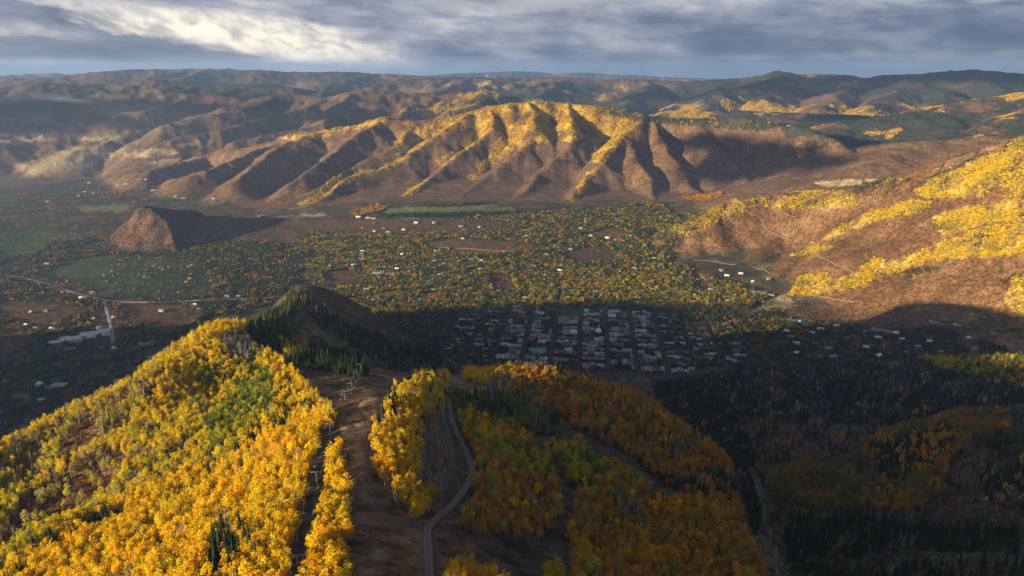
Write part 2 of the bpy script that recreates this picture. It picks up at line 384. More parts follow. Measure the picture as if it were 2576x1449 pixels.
far_e = R((860, 250, 14200), (930, 226, 14000), (970, 210, 13800), (1020, 200, 13600), (1150, 196, 13400), (1290, 195, 13200), (1420, 196, 13000), (1500, 200, 12900), (1620, 201, 12800), (1700, 205, 12700), (1800, 203, 12600), (1880, 195, 12400), (1930, 187, 12300), (1962, 179, 12200), (2010, 187, 12200),
          (2100, 189, 12100), (2180, 196, 12000), (2260, 188, 11900), (2350, 181, 11800), (2450, 176, 11700), (2520, 181, 11600), (2600, 188, 11600), (2900, 190, 11500), (3300, 185, 11500))
ridge(far_e, 0.30, 160)
spread_spurs(far_e, 24, 3300, 620, 45, toward=(-0.35, -0.95), slope=0.40, width=55)
for s in (R((1962, 179, 12200), (1950, 200, 11600), (1940, 225, 10800), (1930, 250, 10000)), R((1880, 195, 12400), (1820, 215, 11500), (1780, 240, 10600), (1760, 268, 9600)),
          R((1620, 201, 12800), (1640, 220, 11800), (1600, 245, 10700), (1560, 265, 9900)), R((2180, 196, 12000), (2130, 222, 11000), (2090, 250, 9900), (2050, 270, 9200)),
          R((2450, 176, 11700), (2330, 210, 10900), (2230, 245, 9900), (2180, 272, 9000)), R((1420, 196, 13000), (1400, 220, 11800), (1360, 245, 10700))): ridge(s, 0.42, 60)
east = R((3300, 150, 7600), (2900, 185, 7600), (2700, 212, 7500), (2576, 234, 7500), (2480, 246, 7400), (2400, 262, 7300), (2320, 285, 7000), (2250, 300, 6900), (2150, 306, 6900))
ridge(east, 0.33, 120)
spread_spurs(east, 12, 1900, 330, 46, toward=(-0.3, -0.95), slope=0.38, width=50)
mid_e = R((2700, 330, 5200), (2576, 338, 5200), (2480, 336, 5300), (2380, 345, 5300), (2300, 352, 5250), (2230, 385, 4950))
ridge(mid_e, 0.32, 80)
ridge(R((1700, 285, 8600), (1850, 278, 8500), (1980, 285, 8300), (2120, 290, 8100), (2260, 296, 7900)), 0.25, 150)
# the mountain across the valley to the left, outside the view, that keeps the late sun off the town
west = [(-4200, -2500, 900), (-3900, -1200, 880), (-3700, -500, 850), (-3600, 100, 830), (-3520, 540, 815), (-3480, 720, 800)]
ridge(west, 0.62, 60, 'west')
ridge([(-3480, 720, 800), (-3300, 900, 540), (-3150, 1050, 300)], 0.66, 40, 'west')

# ------------------------------------------------------------------ the sheet: rows by distance, columns by bearing
_fine = np.linspace(-47, 47, 840)
_side = np.geomspace(1.5, 133, 34)
AZ = np.radians(np.r_[-47 - _side[::-1], _fine, 47 + _side])
AZ[0] = -math.pi; AZ[-1] = math.pi
RR = np.r_[np.geomspace(12, 240, 24, endpoint=False), np.geomspace(240, 1500, 250, endpoint=False), np.geomspace(1500, 3600, 150, endpoint=False),
           np.geomspace(3600, 8000, 270, endpoint=False), np.geomspace(8000, 17000, 130, endpoint=False), np.geomspace(17000, 70000, 46)]
NA, NR = len(AZ), len(RR)
GX = RR[:, None] * np.sin(AZ)[None]; GY = RR[:, None] * np.cos(AZ)[None]

def seg_height(X, Y, P, slope, width):
    best = np.full(X.shape, -1e4)
    for (x0, y0, z0), (x1, y1, z1) in zip(P[:-1], P[1:]):
        dx, dy = x1 - x0, y1 - y0; L2 = dx * dx + dy * dy + 1e-9
        t = np.clip(((X - x0) * dx + (Y - y0) * dy) / L2, 0, 1)
        d2 = (X - x0 - t * dx) ** 2 + (Y - y0 - t * dy) ** 2
        h = z0 + t * (z1 - z0) - slope * (np.sqrt(d2 + width * width) - width)
        np.maximum(best, h, out=best)
    return best

def build_height(X, Y):
    """Height of the ground over polar rows/columns X, Y (2-D arrays)."""
    rr = np.hypot(X, Y)
    wob = np.clip(rr * 0.012, 0, 130)
    wx = X + wob * fbm(X, Y, 900, 4, 0.55, 21); wy = Y + wob * fbm(X, Y, 900, 4, 0.55, 33)
    m = np.full(X.shape, -1e4); tagm = np.zeros(X.shape, np.int8)
    codes = {'far': 1, 'red': 2, 'bench': 3, 'knob': 4, 'smug': 5, 'west': 6}
    cent = 0.5 * (X[1:-1:1, :] + X[1:-1:1, :]) if False else None
    r1 = rr[:, 0]
    for P, slope, width, tag in ridges:
        top = P[:, 2].max(); reach = max(200.0, (top + 320) / slope + width)
        pr = np.hypot(P[:, 0], P[:, 1])
        i0, i1 = np.searchsorted(r1, [max(0, pr.min() - reach), pr.max() + reach])
        if i1 <= i0: continue
        pa = np.arctan2(P[:, 0], P[:, 1]); da = reach / max(300, pr.min())
        j0, j1 = np.searchsorted(AZ, [pa.min() - da, pa.max() + da]) if X.shape[1] == NA else (0, X.shape[1])
        sl = (slice(i0, i1), slice(j0, j1))
        if X[sl].size == 0: continue
        h = seg_height(wx[sl], wy[sl], P, slope, width)
        up = h > m[sl]
        mm = m[sl]; mm[up] = h[up]; tt = tagm[sl]; tt[up] = codes[tag]
    fl = floor_f(X, Y) + 3.0 * fbm(X, Y, 260, 3, 0.5, 3)
    fl = np.minimum(fl, 520)
    nr = np.full(X.shape, -1e4)
    k = np.searchsorted(r1, 3200)
    nr[:k] = near_f(X[:k], Y[:k])
    z = smax(m, fl, 28.0)
    nz = np.minimum(nr, 1500)
    out = smax(nz, z, 22.0)
    isnear = nz > z
    # relief: washed gullies on the steep ground, lumps everywhere
    slope_w = np.clip((out - fl) / 140.0, 0, 1)
    farw = np.clip(rr / 6000.0, 0.25, 2.2)
    amp = np.where(isnear, 3.0, np.where(tagm == 1, 11.0 * farw, np.where(tagm == 5, 22.0, np.where(tagm == 4, 26.0, 13.0)))) * slope_w
    out = out + amp * (ridged(X, Y, 420, 4, 0.55, 51) - 0.9) * 0.55 + np.where(isnear, 0.9, np.where(tagm == 4, 9.0, 3.0)) * slope_w * fbm(X, Y, 60, 3, 0.5, 61)
    out = out + np.where(isnear, 0, np.clip((rr - 3000) / 4000, 0, 1.0)) * slope_w * 11 * (ridged(X, Y, 260, 3, 0.5, 67) - 0.8)
    return out, tagm, isnear, fl

Z, TAG, NEAR, FLOOR = build_height(GX, GY)

def ground(x, y):
    """Height of the sheet at x, y (bilinear on the polar rows)."""
    x = np.asarray(x, float); y = np.asarray(y, float)
    r = np.clip(np.hypot(x, y), RR[0], RR[-1] * 0.999); a = np.arctan2(x, y)
    i = np.clip(np.searchsorted(RR, r) - 1, 0, NR - 2); j = np.clip(np.searchsorted(AZ, a) - 1, 0, NA - 2)
    fr = (r - RR[i]) / (RR[i + 1] - RR[i]); fa = (a - AZ[j]) / (AZ[j + 1] - AZ[j])
    return (Z[i, j] * (1 - fa) + Z[i, j + 1] * fa) * (1 - fr) + (Z[i + 1, j] * (1 - fa) + Z[i + 1, j + 1] * fa) * fr

def hit(px, py):
    """Where the line of sight through a bearing first meets the ground."""
    x, y, z = (float(v) for v in rays(px, py))
    line = CAM_H + z * RR
    g = ground(x * RR, y * RR)
    over = np.nonzero((g >= line) & (RR > 100))[0]
    if len(over) == 0: return None
    k = over[0]
    if k == 0: r = RR[0]
    else:
        a = line[k - 1] - g[k - 1]; b = g[k] - line[k]
        r = RR[k - 1] + (RR[k] - RR[k - 1]) * a / max(a + b, 1e-6)
    return Vector((x * r, y * r, float(ground(x * r, y * r))))

# the part of the ground that can be seen from the camera (for choosing which trees show)
_el = (Z - CAM_H) / RR[:, None]
_hor = np.maximum.accumulate(_el, axis=0)
def seen(x, y, z, lift=6.0):
    r = np.hypot(x, y); a = np.arctan2(x, y)
    i = np.clip(np.searchsorted(RR, r) - 2, 0, NR - 1); j = np.clip(np.searchsorted(AZ, a), 0, NA - 1)
    return (z + lift - CAM_H) / r >= _hor[i, j] - 1e-4

def inside(poly, x, y):
    p = np.array(poly, float); n = len(p); r = np.zeros(np.shape(x), bool); j = n - 1
    for i in range(n):
        xi, yi = p[i]; xj, yj = p[j]
        c = ((yi > y) != (yj > y)) & (x < (xj - xi) * (y - yi) / (yj - yi + 1e-12) + xi)
        r ^= c; j = i
    return r
# ------------------------------------------------------------------ areas of the real ground (outlined on the print, laid onto the hills)
GREENFIELDS = [
    [(955, 533), (985, 524), (1060, 520), (1180, 517), (1290, 521), (1292, 531), (1180, 531), (1060, 535), (975, 541)],
    [(1380, 533), (1470, 530), (1500, 537), (1400, 541)],
    [(190, 522), (280, 512), (330, 518), (320, 532), (210, 534)],
    [(250, 700), (300, 660), (370, 640), (470, 655), (530, 690), (525, 745), (430, 752), (300, 752), (240, 735)],
    [(100, 690), (180, 655), (290, 640), (340, 650), (260, 690), (180, 712)],
    [(0, 590), (70, 580), (150, 585), (150, 605), (60, 640), (0, 645)],
    [(1425, 800), (1475, 775), (1530, 772), (1530, 795), (1470, 800)],
]
TANFIELDS = [
    [(60, 440), (95, 400), (150, 380), (230, 366), (310, 372), (310, 390), (255, 400), (240, 420), (160, 430), (110, 440)],
    [(310, 392), (350, 374), (440, 376), (455, 388), (390, 398)], [(380, 405), (455, 398), (440, 412), (370, 414)],
    [(0, 350), (110, 343), (160, 350), (80, 362), (0, 366)], [(430, 366), (480, 358), (530, 352), (540, 358), (470, 368)],
    [(200, 350), (300, 340), (330, 350), (250, 360)], [(20, 428), (50, 412), (80, 418), (40, 436)],
    [(1890, 772), (1930, 752), (1980, 745), (2000, 760), (1940, 785), (1880, 790)], [(2040, 462), (2130, 452), (2240, 452), (2180, 466), (2080, 470)],
    [(640, 545), (760, 540), (840, 541), (830, 546), (700, 550)],
]
BROWN = [   # open scrub without trees in the valley
    [(640, 548), (760, 543), (900, 546), (1040, 556), (1130, 570), (1120, 586), (980, 590), (760, 580), (660, 566)],
    [(1050, 612), (1130, 600), (1250, 604), (1330, 612), (1400, 622), (1330, 634), (1190, 640), (1110, 630)],
    [(1060, 545), (1190, 550), (1300, 560), (1280, 580), (1130, 590)], [(1400, 640), (1480, 620), (1560, 640), (1540, 660), (1440, 660)],
    [(1460, 590), (1540, 570), (1590, 590), (1520, 610)], [(300, 760), (470, 770), (520, 790), (420, 840), (320, 800)], [(0, 760), (130, 760), (230, 780), (120, 830), (0, 800)],
    [(810, 690), (880, 680), (930, 690), (900, 720), (820, 715)], [(1230, 690), (1290, 690), (1300, 730), (1240, 740)],
    [(0, 820), (60, 830), (100, 860), (40, 880), (0, 890)], [(220, 790), (280, 770), (300, 860), (260, 870)],
    [(450, 560), (640, 540), (760, 590), (740, 620), (560, 600), (450, 620)], [(1940, 770), (2080, 765), (2240, 790), (2330, 830), (2180, 830), (1960, 800)],
]
GOLD_RED = [   # golden woods on the big mountain across the valley
    [(1000, 392), (1008, 345), (1022, 306), (1060, 322), (1130, 300), (1182, 282), (1226, 265), (1350, 255), (1480, 264), (1560, 276), (1610, 292), (1590, 320), (1562, 352), (1540, 392), (1505, 420), (1490, 395),
     (1500, 365), (1470, 345), (1440, 360), (1400, 352), (1340, 362), (1300, 376), (1250, 410), (1190, 455), (1180, 446), (1235, 395), (1265, 345), (1240, 330), (1180, 372), (1110, 425), (1105, 408), (1160, 360), (1190, 322), (1090, 345), (1050, 378)],
    [(700, 348), (830, 322), (940, 296), (1000, 298), (930, 318), (830, 342), (740, 356)], [(850, 452), (930, 428), (1010, 400), (1040, 388), (1010, 414), (930, 440), (860, 470), (780, 512), (720, 530), (780, 495)],
    [(1430, 505), (1465, 460), (1505, 415), (1515, 418), (1480, 470), (1445, 508)], [(1010, 498), (1060, 460), (1085, 445), (1075, 462), (1030, 498)],
]
GOLD_SMUG = [
    [(1790, 528), (1850, 505), (1950, 500), (2040, 482), (2130, 480), (2165, 496), (2150, 522), (2010, 528), (1940, 524), (1850, 540), (1790, 552), (1760, 550)],
    [(2300, 482), (2360, 445), (2430, 420), (2576, 350), (2620, 340), (2620, 470), (2540, 500), (2450, 490), (2400, 500), (2330, 500)],
    [(2350, 545), (2440, 520), (2560, 500), (2620, 520), (2620, 560), (2500, 560), (2420, 580), (2370, 590)],
    [(2180, 538), (2300, 505), (2360, 510), (2290, 545), (2200, 560), (2100, 600), (2020, 640), (1985, 650), (2010, 625), (2090, 580)],
    [(1985, 745), (2010, 700), (2060, 690), (2140, 700), (2160, 690), (2200, 650), (2230, 655), (2190, 715), (2120, 735), (2050, 745)],
    [(2200, 690), (2300, 620), (2420, 600), (2500, 570), (2600, 560), (2600, 640), (2450, 650), (2330, 660), (2250, 690)],
    [(2530, 760), (2560, 700), (2600, 690), (2620, 780), (2560, 790)], [(2010, 640), (2080, 610), (2100, 615), (2040, 650)],
    [(1700, 575), (1760, 548), (1850, 540), (1800, 560), (1720, 600)], [(2370, 810), (2440, 790), (2480, 800), (2440, 815)],
]
FIR_SMUG = [
    [(2090, 488), (2200, 462), (2300, 440), (2400, 398), (2576, 340), (2620, 330), (2620, 360), (2500, 400), (2400, 436), (2310, 475), (2200, 495)],
    [(1665, 610), (1700, 560), (1780, 530), (1830, 520), (1790, 560), (1730, 610), (1690, 650)], [(2300, 585), (2400, 555), (2440, 560), (2360, 600)],
    [(2240, 690), (2330, 670), (2380, 680), (2290, 705)], [(2500, 700), (2576, 700), (2576, 760), (2530, 740)],
]
CONIFER_TOP = [[(1480, 263), (1560, 274), (1640, 293), (1760, 299), (1900, 300), (1990, 318), (1900, 330), (1800, 322), (1700, 312), (1600, 305), (1540, 290)]]

def any_inside(polys, px, py):
    m = np.zeros(np.shape(px), bool)
    for p in polys: m |= inside(p, px, py)
    return m

C_SCRUB = np.array([.112, .066, .036]); C_SCRUB2 = np.array([.165, .098, .048]); C_DRY = np.array([.35, .27, .14]); C_GREEN = np.array([.055, .085, .032])
C_FLOOR = np.array([.062, .052, .032]); C_FIR = np.array([.035, .039, .026]); C_GOLD = np.array([.46, .29, .055]); C_RUN = np.array([.105, .072, .044]); C_ROCK = np.array([.30, .15, .095])
C_TAN = np.array([.20, .155, .095])

def paint_ground():
    X, Y = GX, GY; r = np.hypot(X, Y)
    px, py = project(X, Y, Z)
    dz = np.gradient(Z, axis=0) / np.gradient(RR)[:, None]
    n1 = fbm(X, Y, 700, 5, 0.6, 71); n2 = fbm(X, Y, 160, 4, 0.6, 81); n3 = fbm(X, Y, 45, 3, 0.6, 91); n4 = fbm(X, Y, 2400, 4, 0.55, 101)
    col = C_SCRUB + (C_SCRUB2 - C_SCRUB) * np.clip(0.5 + 0.8 * n2 + 0.5 * n1, 0, 1)[..., None]
    def lay(mask, c, edge=None):
        m = np.clip(mask, 0, 1)[..., None]
        col[:] = col * (1 - m) + np.asarray(c) * m
    # warp the outlines so that no edge is ruler straight
    wx = px + 10 * n2 + 5 * n3; wy = py + (5 * n2 + 2.5 * n3) * np.clip((py - 150) / 400, 0.2, 1.2)
    valley = (TAG == 0) | (Z < FLOOR + 14)
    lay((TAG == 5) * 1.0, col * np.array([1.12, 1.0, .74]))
    # the valley floor: dry grass and sage between the trees
    mid = (~NEAR) & (r < 9000) & valley
    lay(mid * 1.0, C_FLOOR)
    lay(mid * sstep(0.05, 0.35, n1 + 0.6 * n2) * .7, C_SCRUB * 0.9); lay(mid * sstep(0.0, 0.3, -n1 + 0.6 * n2) * .7, C_GREEN * np.array([1.1, .9, 1.0]))
    lay(mid * sstep(0.25, 0.5, n2 + 0.4 * n3) * 0.6, C_TAN * 0.75)
    lay((any_inside(BROWN, wx, wy) & ~NEAR & (r > 1800)) * 1.0, C_SCRUB)
    lay((any_inside(TANFIELDS, wx, wy) & ~NEAR) * np.clip(0.85 + n2, 0.5, 1), C_DRY)
    g = any_inside(GREENFIELDS, wx, wy) & ~NEAR & (r > 1800)
    lay(g * np.clip(0.9 + 0.6 * n2, 0.5, 1), C_GREEN); lay((any_inside(GREENFIELDS[:3], wx, wy) & ~NEAR & (r > 3500)) * .9, np.array([.15, .17, .055])); lay(g * sstep(0.2, 0.7, n3 + n2) * 0.25, C_DRY * 0.6)
    apron = inside([(540, 500), (620, 524), (760, 522), (880, 512), (1000, 502), (1300, 508), (1650, 512), (1800, 500), (2050, 465), (2150, 300), (540, 370)], wx, wy) & (r > 4200)
    lay(apron * 1.0, C_SCRUB + (C_SCRUB2 - C_SCRUB) * np.clip(0.5 + 0.8 * n2 + 0.5 * n1, 0, 1)[..., None])
    # red earth where the steep scrub is worn through
    steep = sstep(0.30, 0.55, np.abs(dz))
    lay((~NEAR) * (r < 9500) * steep * sstep(0.15, 0.6, n3 + 0.5 * n2) * 0.35, C_ROCK)
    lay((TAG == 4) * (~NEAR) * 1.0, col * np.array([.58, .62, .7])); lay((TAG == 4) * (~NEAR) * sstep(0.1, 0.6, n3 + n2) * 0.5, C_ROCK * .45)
    # woods on the big mountain, the sunny mountain on the right
    gold = any_inside(GOLD_RED, wx, wy) & (TAG == 2) & (r > 4500)
    lay(gold * np.clip(0.55 + 0.9 * n2 + 0.3 * n3, 0.0, 0.85), C_GOLD * np.array([1.05, 1.1, .8]))
    top = any_inside(CONIFER_TOP, wx, wy) & (r > 5000)
    lay(top * 0.9, C_FIR)
    gs = any_inside(GOLD_SMUG, wx, wy) & (r > 2200) & (r < 5200)
    lay(gs * np.clip(0.45 + 0.9 * n2 + 0.4 * n3, 0.0, 0.8), C_GOLD * np.array([1.0, 1.1, .8]))
    lay((TAG == 5) * sstep(0.2, 0.6, n2 + 0.5 * n1) * 0.22, C_TAN)
    # far country: brown below, fir on the high ground, aspen in patches
    rel = np.clip((Z - 120) / 420, 0, 1)
    f_e = (r > 6600) & (X > -1500) | ((r > 5200) & (X > 2000)); f_w = (r > 7600) & (X <= -1500)
    pa = n4 * 0.7 + n1 * 0.5 + n2 * 0.25
    lay(f_e * sstep(0.05, 0.22, pa + 0.25 * (rel - 0.4)) * 0.95, C_FIR * 1.1)
    lay(f_e * sstep(0.12, 0.30, fbm(X, Y, 1100, 6, 0.68, 121) - 0.35 * sstep(0.75, 1.0, rel) + 0.06) * 0.9, C_GOLD * np.array([.85, .8, .9]))
    lay(f_e * sstep(0.72, 0.98, rel) * sstep(-0.3, 0.1, pa) * 0.9, C_FIR)
    lay(f_w * sstep(0.60, 0.95, rel) * sstep(-0.1, 0.2, pa) * 0.85, C_FIR * 1.1)
    lay(f_w * sstep(0.22, 0.42, fbm(X, Y, 1800, 5, 0.6, 131)) * 0.35, C_DRY * 0.7)
    # the near mountain: forest floor, mown ski runs, worn earth, a patch painted sunlit
    nr = NEAR & (r < 3000)
    lay(nr * 1.0, C_FLOOR); lay(nr * sstep(-0.1, 0.4, n3 + n2) * 0.7, C_RUN)
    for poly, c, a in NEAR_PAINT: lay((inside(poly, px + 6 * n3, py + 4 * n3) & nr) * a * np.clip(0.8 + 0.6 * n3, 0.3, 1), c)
    global GOLD_G, FIR_G
    GOLD_G = np.abs(col / (C_GOLD * np.array([.85, .8, .9])) - 1).max(-1) < .35; FIR_G = (np.abs(col / C_FIR - 1).max(-1) < .45)
    return np.clip(col, 0.004, 0.9)

NEAR_PAINT = [
    ([(875, 1449), (885, 1300), (870, 1150), (850, 1090), (838, 1030), (730, 930), (690, 880), (800, 915), (950, 925), (1040, 935), (1010, 985), (945, 1050), (935, 1100), (955, 1190), (1010, 1260), (1060, 1310), (1150, 1310), (1200, 1360), (1180, 1449)], C_RUN * np.array([1.5, 1.3, 1.1]), 0.9),
    ([(850, 1060), (930, 1000), (1005, 990), (960, 1040), (930, 1090), (930, 1150), (890, 1180)], np.array([.36, .225, .105]), 0.9),  # sunlit part of the run, sunlight put into the ground colour
    ([(1080, 965), (1180, 925), (1250, 960), (1190, 1000), (1120, 985)], np.array([.34, .22, .105]), 0.9),
    ([(915, 1090), (935, 1090), (945, 1200), (935, 1270), (905, 1270)], np.array([.20, .13, .095]), 0.5),
    ([(1000, 1310), (1085, 1300), (1080, 1330), (1010, 1330)], np.array([.07, .055, .045]), 0.6),
    ([(900, 1400), (960, 1380), (1000, 1360), (990, 1375), (930, 1410)], np.array([.20, .15, .11]), 0.5),
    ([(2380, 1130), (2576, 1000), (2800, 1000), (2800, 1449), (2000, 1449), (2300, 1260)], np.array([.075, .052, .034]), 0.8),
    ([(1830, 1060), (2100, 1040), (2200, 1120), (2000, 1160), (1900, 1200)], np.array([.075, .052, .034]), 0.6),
    ([(0, 1150), (330, 965), (420, 930), (300, 1080), (120, 1180), (0, 1250)], np.array([.20, .115, .048]), 0.9),
    ([(0, 1330), (60, 1250), (240, 1130), (310, 1140), (270, 1240), (120, 1300)], np.array([.24, .12, .05]), 0.9),
    ([(640, 880), (690, 878), (710, 895), (640, 896)], np.array([.20, .155, .12]), 0.8),
    ([(740, 724), (820, 765), (900, 850), (850, 890), (760, 850), (735, 770)], np.array([.14, .085, .06]), 0.8),
]

def ground_material():
    m = bpy.data.materials.new('hillside'); m.use_nodes = True
    T = NT(m.node_tree); b = m.node_tree.nodes['Principled BSDF']
    b.inputs['Roughness'].default_value = 1.0; b.inputs['Specular IOR Level'].default_value = 0.05
    at = T.new('ShaderNodeAttribute', attribute_name='ground_colour')
    geo = T.new('ShaderNodeNewGeometry'); P = geo.outputs['Position']
    a = T.noise(P, 0.09, 5, 0.65); bb = T.noise(P, 0.7, 3, 0.6); c = T.noise(P, 0.012, 5, 0.6)
    d = T.noise(P, 0.045, 4, 0.7)
    f = T.math('MULTIPLY', T.smooth(a, 0.34, 0.62, 0.66, 1.22), T.math('ADD', 0.6, T.math('MULTIPLY', bb, 0.8)))
    f = T.math('MULTIPLY', f, T.math('MULTIPLY', T.math('ADD', 0.45, T.math('MULTIPLY', c, 1.1)), T.smooth(d, 0.35, 0.62, 0.7, 1.25)))
    cc = T.new('ShaderNodeCombineXYZ')
    for k in range(3): T.put(cc.inputs[k], f)
    col = T.mix(1.0, at.outputs['Color'], cc.outputs[0], 'MULTIPLY')
    T.put(b.inputs['Base Color'], col)
    vo = T.new('ShaderNodeTexVoronoi', feature='SMOOTH_F1'); T.put(vo.inputs['Vector'], P); vo.inputs['Scale'].default_value = 0.11
    hgt = T.math('ADD', T.math('MULTIPLY', vo.outputs['Distance'], -3.0), T.math('ADD', T.math('MULTIPLY', a, 4.0), T.math('MULTIPLY', bb, 0.5)))
    bu = T.new('ShaderNodeBump'); bu.inputs['Strength'].default_value = 0.55; bu.inputs['Distance'].default_value = 1.0
    T.put(bu.inputs['Height'], hgt); T.put(b.inputs['Normal'], bu.outputs[0])
    return m

def mesh_from(name, V, Q, mat=None, smooth=False):
    V = np.asarray(V, np.float32); Q = np.asarray(Q, np.int32); k = Q.shape[1]
    me = bpy.data.meshes.new(name)
    me.vertices.add(len(V)); me.vertices.foreach_set('co', V.ravel())
    me.loops.add(Q.size); me.loops.foreach_set('vertex_index', Q.ravel())
    me.polygons.add(len(Q)); me.polygons.foreach_set('loop_start', np.arange(0, Q.size, k, dtype=np.int32))
    me.update(calc_edges=True)
    if smooth: me.shade_smooth()
    if mat: me.materials.append(mat)
    return me

def put(name, data, parent=None, loc=None):
    o = bpy.data.objects.new(name, data); COL.objects.link(o)
    if loc is not None: o.location = loc
    if parent is not None: o.parent = parent
    return o
def tag(o, label=None, cat=None, group=None, kind=None):
    if label: o['label'] = label
    if cat: o['category'] = cat
    if group: o['group'] = group
    if kind: o['kind'] = kind
    return o

def build_ground():
    V = np.stack([GX, GY, Z], -1).reshape(-1, 3)
    idx = np.arange(NR * NA).reshape(NR, NA)
    Q = np.stack([idx[:-1, :-1], idx[1:, :-1], idx[1:, 1:], idx[:-1, 1:]], -1).reshape(-1, 4)[:, ::-1]
    me = mesh_from('terrain', V, Q, ground_material(), True)
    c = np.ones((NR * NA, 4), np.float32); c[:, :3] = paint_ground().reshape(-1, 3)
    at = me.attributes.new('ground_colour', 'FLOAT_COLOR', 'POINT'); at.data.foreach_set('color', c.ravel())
    tag(put('terrain', me), kind='structure')
build_ground()

def build_haze():
    x0, x1, y0, y1, z0, z1 = -32000, 32000, -2600, 42000, -420, 1180
    # the box stands round everything the air can be seen to veil; the farthest ground ends beyond its far wall
    me = bpy.data.meshes.new('haze')
    bm = bmesh.new(); bmesh.ops.create_cube(bm, size=1.0)
    for v in bm.verts: v.co = ((x0 + x1) / 2 + v.co.x * (x1 - x0), (y0 + y1) / 2 + v.co.y * (y1 - y0), (z0 + z1) / 2 + v.co.z * (z1 - z0))
    bm.to_mesh(me); bm.free()
    m = bpy.data.materials.new('air'); m.use_nodes = True; T = NT(m.node_tree); T.n.clear()
    out = T.new('ShaderNodeOutputMaterial'); v = T.new('ShaderNodeVolumePrincipled')
    v.inputs['Color'].default_value = (0.33, 0.55, 1.0, 1); v.inputs['Density'].default_value = HAZE_D; v.inputs['Anisotropy'].default_value = 0.15
    T.l.new(v.outputs[0], out.inputs['Volume']); me.materials.append(m)
    tag(put('haze', me), kind='stuff')
HAZE_D = 2.5e-5
build_haze()

def build_shade_clouds():
    """Clouds added out of view, up sun, to cast shade on chosen hills."""
    m = bpy.data.materials.new('shade_cloud_white'); m.use_nodes = True; b = m.node_tree.nodes['Principled BSDF']
    b.inputs['Base Color'].default_value = (.85, .86, .88, 1); b.inputs['Roughness'].default_value = 1; b.inputs['Specular IOR Level'].default_value = 0
    r = np.random.default_rng(15)
    L = np.array([sun_dir.x, sun_dir.y, sun_dir.z])
    for k, (tx, ty, tz, hgt, sx, sy) in enumerate(SHADE_CLOUDS + [(*hit(a, b_), h_, sx_, sy_) for a, b_, h_, sx_, sy_ in OVER]):
        s = (hgt - tz) / L[2]; c = (tx + L[0] * s, ty + L[1] * s, hgt)
        bm = bmesh.new(); bmesh.ops.create_icosphere(bm, subdivisions=4, radius=1.0)
        for v in bm.verts:
            p = v.co; n = 0
            n = float(fbm(np.array([p.x * 2 + k * 7.3 + p.z]), np.array([p.y * 2 - k * 3.1]), 1.0, 4, .55, 400)[0])
            q = 1 + .45 * n; v.co = (p.x * q, p.y * q, max(p.z, -.35) * (1 + .6 * abs(n)))
        me = bpy.data.meshes.new('cloud'); bm.to_mesh(me); bm.free(); me.shade_smooth(); me.materials.append(m)
        o = put('cloud', me, None, c); o.scale = (sx, sy, 45); o.rotation_euler = (0, 0, r.uniform(-.3, .3)); tag(o, kind='stuff')  # stands out of view, added only for its shadow
# shaded place (x, y, height), cloud height, size
OVER = [(1820, 365, 2400, 520, 330), (1930, 400, 2400, 760, 360), (2060, 410, 2400, 420, 260), (1800, 440, 2400, 380, 240), (90, 275, 2600, 900, 330), (210, 300, 2600, 800, 260), (340, 262, 2600, 900, 260), (40, 320, 2500, 700, 230)]
SHADE_CLOUDS = [(-7400, 10200, 150, 2500, 1500, 700), (-8500, 12600, 300, 2700, 1800, 900), (-4600, 11800, 350, 2700, 800, 380),
          (2550, 5350, 250, 2400, 460, 330), (5200, 10600, 600, 2900, 2600, 700), (9000, 10200, 600, 2900, 2600, 1500), (-1500, 8600, 300, 2600, 700, 420), (1800, 10800, 500, 2800, 1500, 500), (3900, 7300, 420, 2600, 700, 260)]
build_shade_clouds()
# ------------------------------------------------------------------ trees
def bark_material(name, c1, c2, scale):
    m = bpy.data.materials.new(name); m.use_nodes = True; T = NT(m.node_tree); b = m.node_tree.nodes['Principled BSDF']
    geo = T.new('ShaderNodeTexCoord'); n = T.noise(geo.outputs['Object'], scale, 4, 0.6)
    T.put(b.inputs['Base Color'], T.ramp(n, (0.38, c1), (0.55, c2))); b.inputs['Roughness'].default_value = 0.9; b.inputs['Specular IOR Level'].default_value = 0.1
    return m
def leaf_material(name, trans=0.35, var=0.5, scale=0.55):
    m = bpy.data.materials.new(name); m.use_nodes = True; T = NT(m.node_tree); T.n.clear()
    out = T.new('ShaderNodeOutputMaterial')
    at = T.new('ShaderNodeAttribute', attribute_name='tint', attribute_type='INSTANCER')
    tc = T.new('ShaderNodeTexCoord'); oi = T.new('ShaderNodeObjectInfo')
    n = T.noise(tc.outputs['Object'], scale, 3, 0.6)
    f = T.math('MULTIPLY', T.math('ADD', 1.0 - var * 0.5, T.math('MULTIPLY', n, var)), T.math('ADD', 0.86, T.math('MULTIPLY', oi.outputs['Random'], 0.28)))
    cc = T.new('ShaderNodeCombineXYZ')
    for k in range(3): T.put(cc.inputs[k], f)
    col = T.mix(1.0, at.outputs['Color'], cc.outputs[0], 'MULTIPLY')
    d = T.new('ShaderNodeBsdfDiffuse'); t = T.new('ShaderNodeBsdfTranslucent'); s = T.new('ShaderNodeMixShader')
    T.put(d.inputs[0], col); T.put(t.inputs[0], col); s.inputs[0].default_value = trans
    T.l.new(d.outputs[0], s.inputs[1]); T.l.new(t.outputs[0], s.inputs[2]); T.l.new(s.outputs[0], out.inputs[0])
    return m
M_ASPEN_BARK = bark_material('aspen_bark', (.16, .13, .10), (.52, .48, .40), 3.0)
M_FIR_BARK = bark_material('fir_bark', (.05, .035, .025), (.11, .08, .055), 4.0)
M_LEAF = leaf_material('leaves', 0.45)
M_NEEDLE = leaf_material('needles', 0.08, 0.6)
M_TWIG = leaf_material('twigs', 0.0, 0.5)

